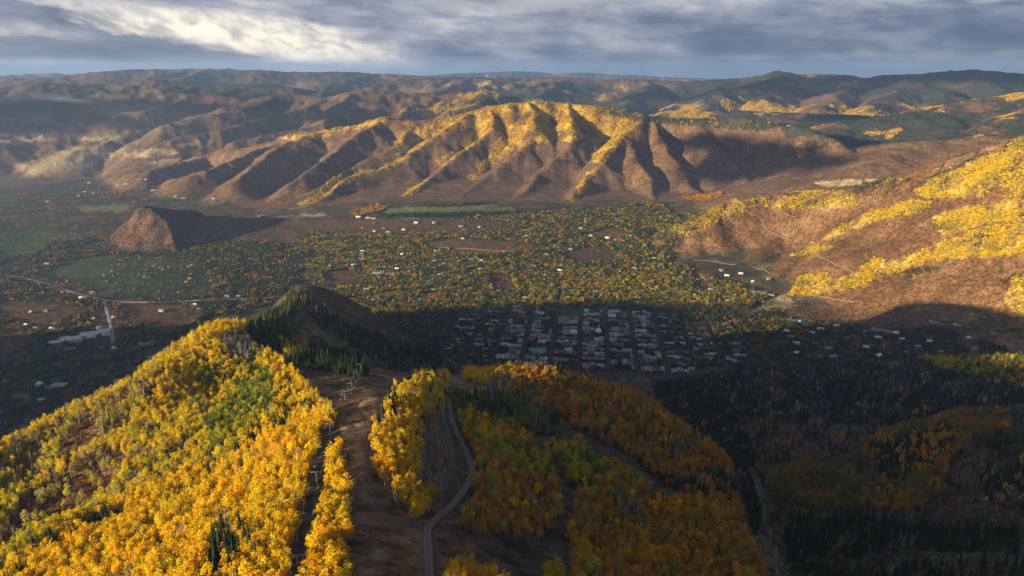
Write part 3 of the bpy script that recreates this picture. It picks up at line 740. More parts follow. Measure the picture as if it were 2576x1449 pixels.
def cards(centres, sizes, r, flat=0.0):
    """Leaf clumps: small four-sided faces turned every way, folded along one diagonal."""
    n = len(centres); a = r.normal(size=(n, 3)); a[:, 2] *= (1 - flat); a /= np.linalg.norm(a, axis=1)[:, None]
    b = np.cross(a, r.normal(size=(n, 3))); b /= np.linalg.norm(b, axis=1)[:, None]; c = np.cross(a, b)
    s = np.asarray(sizes)[:, None] * 0.5
    k = r.uniform(0.6, 1.0, (n, 1))
    V = np.stack([centres - b * s, centres - c * s * k + a * s * .35, centres + b * s, centres + c * s * k + a * s * .35], 1).reshape(-1, 3)
    return V, np.arange(n * 4).reshape(n, 4)
def tube(pts, rad, n=5):
    """A tapered limb along pts."""
    P = np.array(pts, float); V = []; Q = []
    for k, p in enumerate(P):
        d = P[min(k + 1, len(P) - 1)] - P[max(k - 1, 0)]; d /= np.linalg.norm(d) + 1e-9
        u = np.cross(d, (0.31, 0.95, 0.1)); u /= np.linalg.norm(u); w = np.cross(d, u)
        for j in range(n):
            t = 2 * np.pi * j / n; V.append(p + rad[k] * (math.cos(t) * u + math.sin(t) * w))
    for k in range(len(P) - 1):
        for j in range(n): Q.append((k * n + j, k * n + (j + 1) % n, (k + 1) * n + (j + 1) % n, (k + 1) * n + j))
    return np.array(V), np.array(Q)
def merge(parts):
    V, Q, o = [], [], 0
    for v, q in parts: V.append(v); Q.append(q + o); o += len(v)
    return np.concatenate(V), np.concatenate(Q)
def two(name, wood, leaves, mw, ml):
    """One mesh with a wood and a leaf material (for the woods), and the two meshes apart (for single trees)."""
    V, Q = merge([wood, leaves]); me = mesh_from(name, V, Q); me.materials.append(mw); me.materials.append(ml)
    ids = np.r_[np.zeros(len(wood[1]), np.int32), np.ones(len(leaves[1]), np.int32)]; me.polygons.foreach_set('material_index', ids); me.update()
    return me, mesh_from(name + '_trunk', *wood, mw, True), mesh_from(name + '_crown', *leaves, ml)

def aspen(seed, h=13.0, w=2.5, leafy=1.0, lean=0.4):
    r = np.random.default_rng(seed)
    top = np.array([r.normal(0, lean), r.normal(0, lean), h * 0.93]); z0 = h * r.uniform(0.26, 0.38)
    axis = lambda t: np.array([0, 0, 0]) * (1 - t) + top * t + np.array([math.sin(t * 3 + seed), math.cos(t * 3 + seed), 0]) * 0.18 * t
    parts = [tube([axis(t) for t in (-0.08, 0.3, 0.6, 1.0)], (0.20, 0.16, 0.11, 0.04))]
    cs, ss = [], []
    for k in range(8):
        t = r.uniform(0.42, 0.95); a = r.uniform(0, 6.28); env = w * math.sin(math.pi * min(1, max(0.12, (t - 0.28) / 0.80))) ** 0.7
        base = axis(t - 0.08); tip = base + np.array([math.cos(a), math.sin(a), 0.55]) * env * 0.75
        parts.append(tube([base, (base + tip) / 2 + (0, 0, .1), tip], (0.07, 0.05, 0.02), 3))
        nl = int(26 * leafy); rad = env * r.uniform(0.42, 0.62)
        d = r.normal(size=(nl, 3)); d /= np.linalg.norm(d, axis=1)[:, None]
        cs.append(tip + d * (rad * r.uniform(0.55, 1.05, (nl, 1))) * (1, 1, 1.15)); ss.append(r.uniform(0.5, 0.98, nl))
    nl = int(44 * leafy); t = r.uniform(0.5, 1.02, nl)
    cs.append(np.array([axis(x) for x in t]) + r.normal(0, w * 0.22, (nl, 3))); ss.append(r.uniform(0.5, 0.9, nl))
    lv = cards(np.concatenate(cs), np.concatenate(ss), r)
    return two('aspen', merge(parts), lv, M_ASPEN_BARK, M_LEAF)
def bare_aspen(seed, h=12.5):
    r = np.random.default_rng(seed); parts = []; top = np.array([r.normal(0, .5), r.normal(0, .5), h])
    parts.append(tube([(0, 0, -1), top * .35, top * .7, top], (0.23, 0.18, 0.12, 0.03), 5))
    tips = []
    for k in range(16):
        t = r.uniform(0.35, 0.95); a = r.uniform(0, 6.28); L = (1.05 - t) * 3.4 + 0.8; b = top * t
        e = b + np.array([math.cos(a) * L * .6, math.sin(a) * L * .6, L * .85]); tips.append(e); tips.append((b + e) / 2)
        parts.append(tube([b, (b + e) / 2 + (0, 0, -.1), e], (0.075, 0.05, 0.02), 3))
    tp = np.array(tips); tp = np.concatenate([tp + r.normal(0, .45, tp.shape), tp + r.normal(0, .5, tp.shape)])
    V, Q = cards(tp, r.uniform(0.35, 0.8, len(tp)), r)
    V = V.reshape(-1, 4, 3); c = V.mean(1, keepdims=True); V = ((V - c) * np.array([.45, .45, 1.2]) + c).reshape(-1, 3)
    return two('bare_aspen', merge(parts), (V, Q), M_ASPEN_BARK, M_TWIG)
def spruce(seed, h=15.0, w=2.3, tiers=11, n=9, gaps=0.12):
    r = np.random.default_rng(seed); V, Q = [], []
    for k in range(tiers):
        t = k / (tiers - 1); z = h * (0.08 + 0.86 * t); rad = w * (1 - t) ** 0.85 + 0.18
        for j in range(n):
            if r.random() < gaps: continue
            a = 6.283 * (j + r.uniform(-.35, .35)) / n + k * 0.7; L = rad * r.uniform(0.7, 1.15); d = np.array([math.cos(a), math.sin(a), 0]); s = np.array([-d[1], d[0], 0])
            o = len(V) ; zz = z + r.uniform(-.25, .25)
            V += [np.array([0, 0, zz + h * .075]), d * L * .6 + s * L * .30 + (0, 0, zz + L * .05), d * L + (0, 0, zz - L * .32), d * L * .6 - s * L * .30 + (0, 0, zz + L * .05)]
            Q.append((o, o + 1, o + 2, o + 3))
    o = len(V); V += [np.array([0.25, 0, h * .9]), np.array([-.12, .22, h * .9]), np.array([0, 0, h * 1.04]), np.array([-.12, -.22, h * .9])]; Q.append((o, o + 1, o + 2, o + 3))
    return two('spruce', tube([(0, 0, -1), (0, 0, h * .5), (0, 0, h * .95)], (0.24, 0.15, 0.03), 5), (np.array(V), np.array(Q)), M_FIR_BARK, M_NEEDLE)
def lumpy(seed, h, w, n, size, mats=(M_FIR_BARK, M_LEAF), trunk=True, name='broadleaf'):
    r = np.random.default_rng(seed); cs = []
    k = 6
    for q in range(k):
        a = r.uniform(0, 6.28); c = np.array([math.cos(a) * w * .28, math.sin(a) * w * .28, h * r.uniform(0.38, 0.8)])
        d = r.normal(size=(n // k, 3)); d /= np.linalg.norm(d, axis=1)[:, None]; d[:, 2] = np.abs(d[:, 2]) * .9 - .25
        cs.append(c + d * np.array([w * .26, w * .26, h * .22]) * r.uniform(.7, 1.05, (n // k, 1)))
    lv = cards(np.concatenate(cs), r.uniform(.75, 1.25, sum(len(c) for c in cs)) * size, r)
    return two(name, tube([(0, 0, -1), (0, 0, h * .3), (.2, 0, h * .7)], (w * .045, w * .035, w * .012), 4), lv, *mats)

PROTO = {
    'aspen': [aspen(s, h, w) for s, h, w in ((1, 13, 2.5), (2, 14.5, 2.7), (3, 12, 2.2), (4, 13.5, 3.0), (5, 11, 2.3), (6, 15, 2.6), (7, 9, 2.0))],
    'bare': [bare_aspen(s, h) for s, h in ((11, 12.5), (12, 11), (13, 13.5), (14, 10))],
    'spruce': [spruce(s, h, w) for s, h, w in ((21, 15, 2.2), (22, 18, 2.5), (23, 12, 2.0), (24, 8, 1.6))],
    'scrub': [lumpy(s, 2.6, 4.0, 42, 0.95, name='scrub') for s in (31, 32, 33)],
    'broad': [lumpy(s, h, w, 60, w * .26) for s, h, w in ((41, 12, 10), (42, 15, 11), (43, 9, 8), (44, 14, 7))],
    'fir': [spruce(s, h, w, 6, 6, 0.05) for s, h, w in ((51, 17, 3.4), (52, 13, 2.9), (53, 20, 3.8))],
    'clump': [lumpy(s, 10, 15, 48, 4.2) for s in (61, 62, 63)],
}

def scatter_object(name, kind, P, scale, tint, label, cat, seed=0):
    """A wood nobody could count, as ONE object: points that carry one of the tree shapes each."""
    n = len(P)
    if n == 0: return
    r = np.random.default_rng(seed + n)
    me = bpy.data.meshes.new(name); me.vertices.add(n); me.vertices.foreach_set('co', np.asarray(P, np.float32).ravel())
    def attr(nm, ty, arr, key='value'):
        a = me.attributes.new(nm, ty, 'POINT'); a.data.foreach_set(key, np.asarray(arr).ravel())
    attr('tint', 'FLOAT_COLOR', np.c_[tint, np.ones(n)].astype(np.float32), 'color')
    wide = r.uniform(.72, 1.32, n) if kind in ('spruce', 'fir') else r.uniform(.88, 1.12, n)
    attr('size', 'FLOAT_VECTOR', np.c_[scale * wide, scale * wide * r.uniform(.9, 1.1, n), scale].astype(np.float32), 'vector')
    attr('turn', 'FLOAT_VECTOR', np.c_[r.normal(0, .03, n), r.normal(0, .03, n), r.uniform(0, 6.283, n)].astype(np.float32), 'vector')
    attr('pick', 'INT', r.integers(0, len(PROTO[kind]), n).astype(np.int32))
    o = put(name, me); tag(o, label, cat, kind='stuff')
    key = '_wood_' + kind
    col = bpy.data.collections.get(key)
    if col is None:
        col = bpy.data.collections.new(key)
        for k, p in enumerate(PROTO[kind]): col.objects.link(bpy.data.objects.new(f'{kind}_shape_{k}', p[0]))
    g = bpy.data.node_groups.new(name + '_planting', 'GeometryNodeTree')
    g.interface.new_socket('Geometry', in_out='INPUT', socket_type='NodeSocketGeometry'); g.interface.new_socket('Geometry', in_out='OUTPUT', socket_type='NodeSocketGeometry')
    N = g.nodes; L = g.links
    gi, go = N.new('NodeGroupInput'), N.new('NodeGroupOutput')
    ip = N.new('GeometryNodeInstanceOnPoints'); ci = N.new('GeometryNodeCollectionInfo')
    ci.inputs['Collection'].default_value = col; ci.inputs['Separate Children'].default_value = True; ci.inputs['Reset Children'].default_value = True
    def named(nm, ty):
        a = N.new('GeometryNodeInputNamedAttribute'); a.data_type = ty; a.inputs['Name'].default_value = nm; return a.outputs['Attribute']
    e2r = N.new('FunctionNodeEulerToRotation')
    L.new(gi.outputs[0], ip.inputs['Points']); L.new(ci.outputs[0], ip.inputs['Instance']); ip.inputs['Pick Instance'].default_value = True
    L.new(named('pick', 'INT'), ip.inputs['Instance Index']); L.new(named('turn', 'FLOAT_VECTOR'), e2r.inputs[0]); L.new(e2r.outputs[0], ip.inputs['Rotation'])
    L.new(named('size', 'FLOAT_VECTOR'), ip.inputs['Scale']); L.new(ip.outputs[0], go.inputs[0])
    md = o.modifiers.new('planting', 'NODES'); md.node_group = g
    return o

TINT = {  # leaf and twig base colours by name
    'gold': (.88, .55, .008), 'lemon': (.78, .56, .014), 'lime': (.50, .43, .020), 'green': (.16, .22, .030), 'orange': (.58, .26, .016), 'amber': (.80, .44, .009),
    'rust': (.27, .125, .045), 'olive': (.28, .25, .06), 'twig': (.27, .21, .17), 'fir': (.030, .046, .024), 'grey': (.15, .13, .13), 'pale': (.46, .36, .13),
    'dgreen': (.075, .10, .035), 'leafgreen': (.16, .17, .042), 'tan': (.30, .19, .11)}

# zones of the near mountain: outline, how full, and what grows there (kind, colour, weight)
G = lambda *a: list(a)
ZONES = [
    ([(-80, 1150), (150, 1040), (330, 950), (470, 845), (545, 812), (600, 815), (640, 850), (720, 915), (790, 985), (835, 1030), (825, 1100), (770, 1260), (735, 1500), (-400, 1500), (-400, 1300)], .8,
     G(('aspen', 'lime', 5), ('aspen', 'lemon', 6), ('bare', 'twig', 1.6), ('aspen', 'pale', 1.6), ('spruce', 'fir', .4), ('scrub', 'olive', 1))),
    ([(-80, 1190), (0, 1140), (330, 962), (430, 930), (320, 1060), (150, 1170), (0, 1250), (-80, 1290)], .72, G(('scrub', 'rust', 7), ('scrub', 'olive', 2), ('spruce', 'olive', .5), ('bare', 'tan', 1.4), ('aspen', 'lime', 1.6), ('aspen', 'pale', 1), ('aspen', 'lemon', .6))),
    ([(-80, 1400), (60, 1250), (240, 1120), (320, 1130), (280, 1240), (130, 1300), (-80, 1430)], .8, G(('scrub', 'rust', 8), ('scrub', 'tan', 2), ('bare', 'twig', 1.2), ('aspen', 'lime', 1.2), ('aspen', 'pale', .8))),
    ([(545, 812), (622, 810), (610, 850), (560, 900), (490, 960), (430, 1020), (330, 1070), (380, 980), (470, 850)], .85, G(('aspen', 'lemon', 7), ('aspen', 'gold', 4), ('aspen', 'lime', 2), ('bare', 'twig', .5))),
    ([(330, 1070), (430, 1020), (500, 960), (540, 1000), (500, 1080), (400, 1140), (320, 1160)], .8, G(('aspen', 'lemon', 6), ('aspen', 'lime', 4), ('bare', 'twig', 1.5), ('aspen', 'pale', 1))),
    ([(556, 850), (600, 826), (645, 850), (625, 895), (570, 895)], .8, G(('bare', 'twig', 9), ('aspen', 'pale', .6))),
    ([(555, 960), (620, 895), (705, 925), (700, 1010), (630, 1080), (530, 1120), (510, 1060)], .9, G(('aspen', 'green', 5), ('aspen', 'lime', 4), ('aspen', 'lemon', 1.5))),
    ([(620, 900), (690, 885), (725, 920), (790, 990), (805, 1022), (690, 1062), (705, 980), (680, 930)], .85, G(('aspen', 'gold', 8), ('aspen', 'lemon', 2), ('aspen', 'lime', 1), ('spruce', 'fir', 1))),
    ([(300, 1165), (420, 1100), (500, 1090), (550, 1130), (430, 1190), (330, 1240), (250, 1290)], .75, G(('aspen', 'lime', 4), ('bare', 'twig', 2), ('aspen', 'lemon', 4), ('aspen', 'pale', 2))),
    ([(560, 1160), (640, 1070), (720, 1020), (790, 1003), (810, 1020), (700, 1072), (640, 1110), (540, 1180), (470, 1200)], .9, G(('spruce', 'fir', 6), ('aspen', 'gold', 5))),
    ([(-80, 1500), (0, 1440), (330, 1232), (430, 1195), (560, 1160), (690, 1075), (800, 1022), (838, 1030), (828, 1085), (800, 1150), (765, 1270), (738, 1340), (722, 1500)], .97, G(('aspen', 'gold', 10), ('aspen', 'amber', 2), ('aspen', 'lemon', 3.5), ('bare', 'twig', .4))),
    ([(330, 1300), (430, 1240), (520, 1230), (480, 1290), (380, 1340)], .97, G(('aspen', 'gold', 6), ('aspen', 'lemon', 5), ('aspen', 'lime', 1))),
    ([(495, 1500), (540, 1335), (600, 1310), (690, 1330), (690, 1400), (640, 1500)], .9, G(('spruce', 'fir', 6), ('aspen', 'gold', 5), ('bare', 'twig', 1))),
    ([(90, 1365), (280, 1272), (310, 1290), (200, 1345), (110, 1400), (30, 1500), (-80, 1500), (0, 1420)], .85, G(('spruce', 'fir', 5), ('aspen', 'gold', 4), ('aspen', 'lemon', 2))),
    ([(716, 1500), (724, 1420), (757, 1275), (786, 1155), (818, 1060), (858, 1060), (848, 1108), (830, 1150), (820, 1200), (790, 1330), (767, 1500)], .0, G()),
    ([(843, 1100), (853, 1110), (864, 1160), (880, 1300), (876, 1500), (762, 1500), (790, 1330), (818, 1200), (832, 1130)], 1.0, G(('aspen', 'gold', 10), ('aspen', 'amber', 3), ('aspen', 'lemon', 1.5), ('aspen', 'lime', .5))),
    # the grove between ski run and road
    ([(1000, 965), (1040, 950), (1055, 1000), (1010, 1020), (945, 1065), (938, 1045)], .8, G(('spruce', 'fir', 7), ('aspen', 'lemon', 3))),
    ([(1005, 990), (1040, 965), (1122, 985), (1112, 1045), (1000, 1045)], .8, G(('aspen', 'gold', 5), ('aspen', 'lemon', 3), ('spruce', 'fir', 2), ('bare', 'twig', 1))),
    ([(930, 1068), (965, 1042), (1000, 1030), (1065, 1030), (1068, 1120), (1052, 1200), (1050, 1265), (1000, 1255), (955, 1190), (935, 1120)], .85, G(('aspen', 'gold', 8), ('aspen', 'amber', 2), ('bare', 'twig', 1.6))),
    ([(1062, 1040), (1112, 1030), (1138, 1100), (1150, 1160), (1125, 1215), (1090, 1265), (1050, 1250), (1062, 1120)], .95, G(('bare', 'twig', 10), ('aspen', 'orange', .8))),
    ([(1035, 1240), (1092, 1240), (1085, 1295), (1040, 1295)], .9, G(('aspen', 'gold', 5), ('aspen', 'amber', 3), ('aspen', 'lime', 2))),
    ([(1040, 940), (1128, 940), (1128, 985), (1040, 975)], .95, G(('aspen', 'lemon', 6), ('aspen', 'gold', 3), ('spruce', 'fir', 4))),
    ([(1165, 925), (1290, 910), (1300, 960), (1240, 962), (1168, 945)], .95, G(('aspen', 'gold', 6), ('aspen', 'lemon', 6))),
    ([(1228, 950), (1300, 945), (1310, 1000), (1240, 995)], .85, G(('bare', 'twig', 7), ('aspen', 'lemon', 2))),
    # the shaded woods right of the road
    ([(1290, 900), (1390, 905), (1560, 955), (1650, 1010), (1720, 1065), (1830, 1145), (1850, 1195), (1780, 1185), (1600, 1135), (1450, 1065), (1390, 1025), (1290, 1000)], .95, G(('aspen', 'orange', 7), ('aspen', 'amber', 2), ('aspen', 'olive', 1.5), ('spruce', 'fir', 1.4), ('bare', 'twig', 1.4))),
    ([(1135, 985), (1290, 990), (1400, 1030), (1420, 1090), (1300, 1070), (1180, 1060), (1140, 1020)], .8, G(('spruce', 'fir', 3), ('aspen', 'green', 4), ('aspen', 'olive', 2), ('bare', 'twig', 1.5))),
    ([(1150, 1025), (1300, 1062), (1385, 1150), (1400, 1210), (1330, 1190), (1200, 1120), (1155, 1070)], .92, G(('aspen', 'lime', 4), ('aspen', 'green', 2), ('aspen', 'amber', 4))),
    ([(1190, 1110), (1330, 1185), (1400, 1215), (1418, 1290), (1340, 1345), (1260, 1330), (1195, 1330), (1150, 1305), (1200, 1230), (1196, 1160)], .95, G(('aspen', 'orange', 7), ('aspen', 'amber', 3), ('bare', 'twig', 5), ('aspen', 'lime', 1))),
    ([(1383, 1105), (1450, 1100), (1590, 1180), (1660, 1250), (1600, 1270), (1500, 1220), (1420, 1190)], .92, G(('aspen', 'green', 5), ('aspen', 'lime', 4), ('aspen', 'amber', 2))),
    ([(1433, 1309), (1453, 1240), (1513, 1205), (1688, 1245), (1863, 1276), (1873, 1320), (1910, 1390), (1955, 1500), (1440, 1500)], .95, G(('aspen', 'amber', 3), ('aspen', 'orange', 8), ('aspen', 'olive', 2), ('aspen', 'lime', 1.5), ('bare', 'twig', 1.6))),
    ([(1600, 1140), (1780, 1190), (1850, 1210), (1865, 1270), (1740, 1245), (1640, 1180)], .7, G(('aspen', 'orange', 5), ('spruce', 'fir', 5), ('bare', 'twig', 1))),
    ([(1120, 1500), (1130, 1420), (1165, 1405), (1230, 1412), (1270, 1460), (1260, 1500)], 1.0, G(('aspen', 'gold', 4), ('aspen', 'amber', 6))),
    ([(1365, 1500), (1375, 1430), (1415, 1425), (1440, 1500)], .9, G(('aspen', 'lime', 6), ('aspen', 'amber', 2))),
    # the gully and the far side of it
    ([(1850, 1000), (2700, 960), (2700, 1500), (1960, 1500), (1900, 1200)], .42, G(('scrub', 'rust', 5), ('scrub', 'olive', 3), ('scrub', 'dgreen', 3), ('spruce', 'fir', .6), ('bare', 'grey', .5))),
    ([(1640, 960), (1740, 935), (1850, 1000), (1905, 1150), (1925, 1250), (1900, 1330), (1860, 1180), (1760, 1080), (1660, 1010)], .8, G(('spruce', 'fir', 9), ('bare', 'grey', 1.2), ('aspen', 'orange', .3))),
    ([(1740, 935), (1860, 920), (2010, 905), (2300, 890), (2700, 890), (2700, 1000), (2420, 1010), (2240, 1060), (2050, 1060), (1880, 1040), (1810, 1000)], .75, G(('spruce', 'fir', 9), ('spruce', 'grey', 3.5), ('aspen', 'amber', .5), ('bare', 'grey', 1.5))),
    ([(2300, 895), (2420, 895), (2700, 880), (2700, 960), (2560, 975), (2470, 950), (2350, 920)], .9, G(('spruce', 'dgreen', 6), ('aspen', 'lemon', 3), ('aspen', 'lime', 3))),
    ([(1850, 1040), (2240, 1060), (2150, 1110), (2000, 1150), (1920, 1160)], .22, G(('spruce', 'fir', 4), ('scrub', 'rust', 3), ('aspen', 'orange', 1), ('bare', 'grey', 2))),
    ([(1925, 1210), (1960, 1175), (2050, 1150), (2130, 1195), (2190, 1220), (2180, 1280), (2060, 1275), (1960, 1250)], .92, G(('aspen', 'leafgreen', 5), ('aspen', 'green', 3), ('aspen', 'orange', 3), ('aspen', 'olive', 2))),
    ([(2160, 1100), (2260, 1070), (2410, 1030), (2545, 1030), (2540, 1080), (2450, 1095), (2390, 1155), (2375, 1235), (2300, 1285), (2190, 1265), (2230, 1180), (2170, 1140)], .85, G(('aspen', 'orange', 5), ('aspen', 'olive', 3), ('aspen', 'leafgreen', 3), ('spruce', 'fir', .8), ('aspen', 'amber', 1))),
    ([(2180, 1120), (2380, 1060), (2420, 1090), (2330, 1180), (2230, 1210)], .55, G(('spruce', 'fir', 5), ('aspen', 'amber', 2))),
    ([(2480, 1090), (2700, 1060), (2700, 1150), (2500, 1140)], .8, G(('aspen', 'leafgreen', 5), ('spruce', 'fir', 3))),
    ([(2460, 1160), (2700, 1150), (2700, 1280), (2480, 1260)], .25, G(('spruce', 'fir', 5), ('aspen', 'amber', 1))),
    ([(1975, 1330), (2000, 1285), (2180, 1290), (2400, 1310), (2700, 1320), (2700, 1380), (2300, 1370), (1985, 1400)], .7, G(('spruce', 'fir', 8), ('bare', 'grey', 1))),
    ([(1985, 1410), (2300, 1400), (2700, 1400), (2700, 1500), (2000, 1500)], .3, G(('spruce', 'fir', 8), ('scrub', 'rust', 3))),
    # the ridge toward the far point and the slopes under it
    ([(620, 812), (690, 775), (735, 728), (752, 745), (720, 800), (740, 850), (710, 880), (650, 870), (615, 835)], .55, G(('spruce', 'dgreen', 8), ('spruce', 'fir', 4), ('scrub', 'olive', 2))),
    ([(735, 728), (765, 725), (860, 800), (1000, 850), (1120, 892), (1110, 925), (960, 905), (880, 860), (790, 800)], .4, G(('spruce', 'fir', 8), ('bare', 'grey', 2), ('scrub', 'rust', 2))),
    ([(720, 860), (790, 865), (900, 890), (930, 925), (900, 935), (800, 920), (735, 905)], .85, G(('spruce', 'fir', 8), ('spruce', 'dgreen', 1))),
    ([(705, 860), (770, 855), (780, 885), (720, 900)], .9, G(('aspen', 'lime', 5), ('spruce', 'dgreen', 4))),
    ([(930, 895), (1110, 905), (1160, 925), (1150, 935), (1050, 930), (960, 915)], .35, G(('spruce', 'fir', 4), ('scrub', 'rust', 4), ('aspen', 'olive', 1))),
]
SPACE = {'aspen': 1.0, 'bare': 1.0, 'spruce': 1.0, 'scrub': 1.0}

def sample_sector(n, r0, r1, a0, a1, r):
    rr = np.sqrt(r.uniform(r0 * r0, r1 * r1, n)); a = np.radians(r.uniform(a0, a1, n))
    return rr * np.sin(a), rr * np.cos(a)

TREES = {}           # kind -> list of (x, y, z, scale, tint rgb, colour code, distance)
COLOURS = list(TINT)
def add_trees(kind, x, y, z, sc, colour_ids, r, vary=0.16):
    base = np.array([TINT[c] for c in COLOURS])[colour_ids]
    v = r.normal(1, vary, len(x)).clip(.55, 1.5)[:, None]; hue = r.normal(0, .055, len(x))
    t = base * v; t[:, 1] *= 1 + hue * .9; t[:, 0] *= 1 - hue * .2
    TREES.setdefault(kind, []).append(np.c_[x, y, z, sc, t.clip(.008, .85), colour_ids])

def plant_near():
    r = np.random.default_rng(77)
    N = 330000
    x, y = sample_sector(N, 200, 1900, -45, 46, r)
    # nearer ground planted closer, so thin the far ground a little
    z = ground(x, y); px, py = project(x, y, z + 8.0)      # outlines are those of the crowns
    n3 = fbm(x, y, 45, 3, .6, 91); n2 = fbm(x, y, 160, 4, .6, 81)
    px = px + 5 * n3; py = py + 4 * n3
    fill = np.zeros(N); zone = np.full(N, -1)
    for k, (poly, f, mix) in enumerate(ZONES):
        m = inside(poly, px, py); fill[m] = f; zone[m] = k
    base = zone < 0
    fill[base] = 0.10
    keep = (r.random(N) < fill * np.where(base, 1, 0.86 + 0.35 * n3))
    # never on the roads
    for pts, half in ROAD_KEEP:
        P = np.array(pts)
        for (x0, y0), (x1, y1) in zip(P[:-1, :2], P[1:, :2]):
            dx, dy = x1 - x0, y1 - y0; t = np.clip(((x - x0) * dx + (y - y0) * dy) / (dx * dx + dy * dy + 1e-9), 0, 1)
            keep &= np.hypot(x - x0 - t * dx, y - y0 - t * dy) > half
    i = np.nonzero(keep)[0]
    kinds = np.empty(len(i), object); cols = np.zeros(len(i), int); u = r.random(len(i))
    # neighbours tend to be of one stand: bend the draw by a slow noise
    slow = 0.5 + 0.5 * np.clip(fbm(x[i], y[i], 38, 3, .55, 141) * 1.5, -1, 1)
    u = np.where(r.random(len(i)) < 0.6, (slow * 0.999), u)
    for k in range(-1, len(ZONES)):
        m = np.nonzero(zone[i] == k)[0]
        if len(m) == 0: continue
        mix = ZONES[k][2] if k >= 0 else [('scrub', 'rust', 6), ('scrub', 'olive', 2)]
        if not mix: continue
        w = np.cumsum([q[2] for q in mix]); w = w / w[-1]
        d = np.searchsorted(w, u[m]).clip(0, len(mix) - 1)
        for q, (kd, cl, _) in enumerate(mix):
            s = m[d == q]; kinds[s] = kd; cols[s] = COLOURS.index(cl)
    for kd in ('aspen', 'bare', 'spruce', 'scrub'):
        s = np.nonzero(kinds == kd)[0]; j = i[s]
        sc = np.clip(r.normal(.86, .21, len(j)), .4, 1.45) * np.where((zone[j] < 0), .38, 1.0)
        add_trees(kd, x[j], y[j], z[j] - .2, sc, cols[s], r, .10)

VALLEY = [   # outline, fullness, mix
    ([(-60, 520), (200, 480), (450, 470), (640, 520), (760, 590), (740, 740), (620, 790), (480, 840), (300, 960), (0, 1110), (-60, 1110)], .52, G(('broad', 'dgreen', 4), ('fir', 'fir', 3), ('broad', 'olive', 2), ('broad', 'rust', 1), ('broad', 'orange', .2))),
    ([(240, 640), (450, 630), (760, 590), (760, 735), (620, 760), (530, 740), (520, 690), (400, 655)], .72, G(('broad', 'dgreen', 5), ('fir', 'fir', 4), ('broad', 'leafgreen', 2), ('broad', 'olive', 2), ('broad', 'orange', .5))),
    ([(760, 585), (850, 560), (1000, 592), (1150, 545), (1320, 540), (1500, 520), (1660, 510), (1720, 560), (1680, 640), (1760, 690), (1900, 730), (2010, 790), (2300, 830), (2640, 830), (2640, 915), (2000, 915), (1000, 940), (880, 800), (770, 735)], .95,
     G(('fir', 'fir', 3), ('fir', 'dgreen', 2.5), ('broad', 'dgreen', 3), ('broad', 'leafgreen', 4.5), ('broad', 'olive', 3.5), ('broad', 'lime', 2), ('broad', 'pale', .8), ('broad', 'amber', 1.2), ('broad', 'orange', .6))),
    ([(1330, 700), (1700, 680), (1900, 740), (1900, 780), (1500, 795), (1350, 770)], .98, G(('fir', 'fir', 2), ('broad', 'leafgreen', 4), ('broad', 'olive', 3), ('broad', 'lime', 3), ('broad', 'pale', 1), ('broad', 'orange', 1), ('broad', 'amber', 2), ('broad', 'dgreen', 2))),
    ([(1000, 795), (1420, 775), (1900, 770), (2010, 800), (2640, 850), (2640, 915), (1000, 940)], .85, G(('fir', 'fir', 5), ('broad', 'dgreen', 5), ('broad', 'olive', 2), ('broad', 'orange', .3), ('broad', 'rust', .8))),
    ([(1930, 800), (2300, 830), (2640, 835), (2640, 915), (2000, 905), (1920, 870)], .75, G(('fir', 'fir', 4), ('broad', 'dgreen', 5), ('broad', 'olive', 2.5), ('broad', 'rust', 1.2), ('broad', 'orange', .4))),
]
EXTRA_TREES = [
    ([(250, 700), (300, 655), (370, 640), (470, 655), (530, 690), (525, 745), (430, 752), (300, 752)], .10, G(('fir', 'fir', 5), ('broad', 'dgreen', 4), ('broad', 'amber', .6))),
    # (outline, fullness, mix): hedgerows and clumps by the fields
    ([(950, 540), (1060, 537), (1280, 533), (1300, 540), (1100, 548), (960, 548)], .8, G(('fir', 'fir', 4), ('broad', 'dgreen', 4))),
    ([(880, 535), (950, 515), (985, 522), (950, 535), (900, 548)], .8, G(('broad', 'orange', 4), ('broad', 'amber', 2), ('broad', 'dgreen', 2))),
    ([(1060, 517), (1190, 508), (1200, 516), (1080, 521)], .9, G(('fir', 'fir', 4), ('broad', 'dgreen', 4), ('broad', 'olive', 2))),
    ([(30, 492), (90, 485), (90, 500), (40, 505)], .5, G(('broad', 'orange', 4), ('broad', 'olive', 1))), ([(190, 490), (240, 478), (340, 488), (335, 494), (240, 490)], .35, G(('broad', 'orange', 1),)),
    ([(115, 515), (140, 510), (140, 535), (118, 538)], .6, G(('broad', 'orange', 1),)),
    ([(1690, 495), (1780, 490), (1900, 470), (2000, 462), (2000, 475), (1880, 490), (1760, 510)], .35, G(('broad', 'orange', 4), ('broad', 'amber', 3), ('fir', 'fir', 2))),
    ([(230, 430), (300, 400), (450, 410), (560, 420), (600, 440), (450, 440), (330, 430)], .45, G(('fir', 'fir', 3), ('broad', 'dgreen', 5), ('broad', 'olive', 2))),
    ([(0, 345), (600, 335), (600, 400), (300, 400), (0, 430)], .07, G(('broad', 'dgreen', 3), ('fir', 'fir', 1))),
    ([(0, 420), (250, 430), (230, 470), (0, 520)], .16, G(('broad', 'dgreen', 3), ('broad', 'olive', 2), ('broad', 'orange', .7))),
]
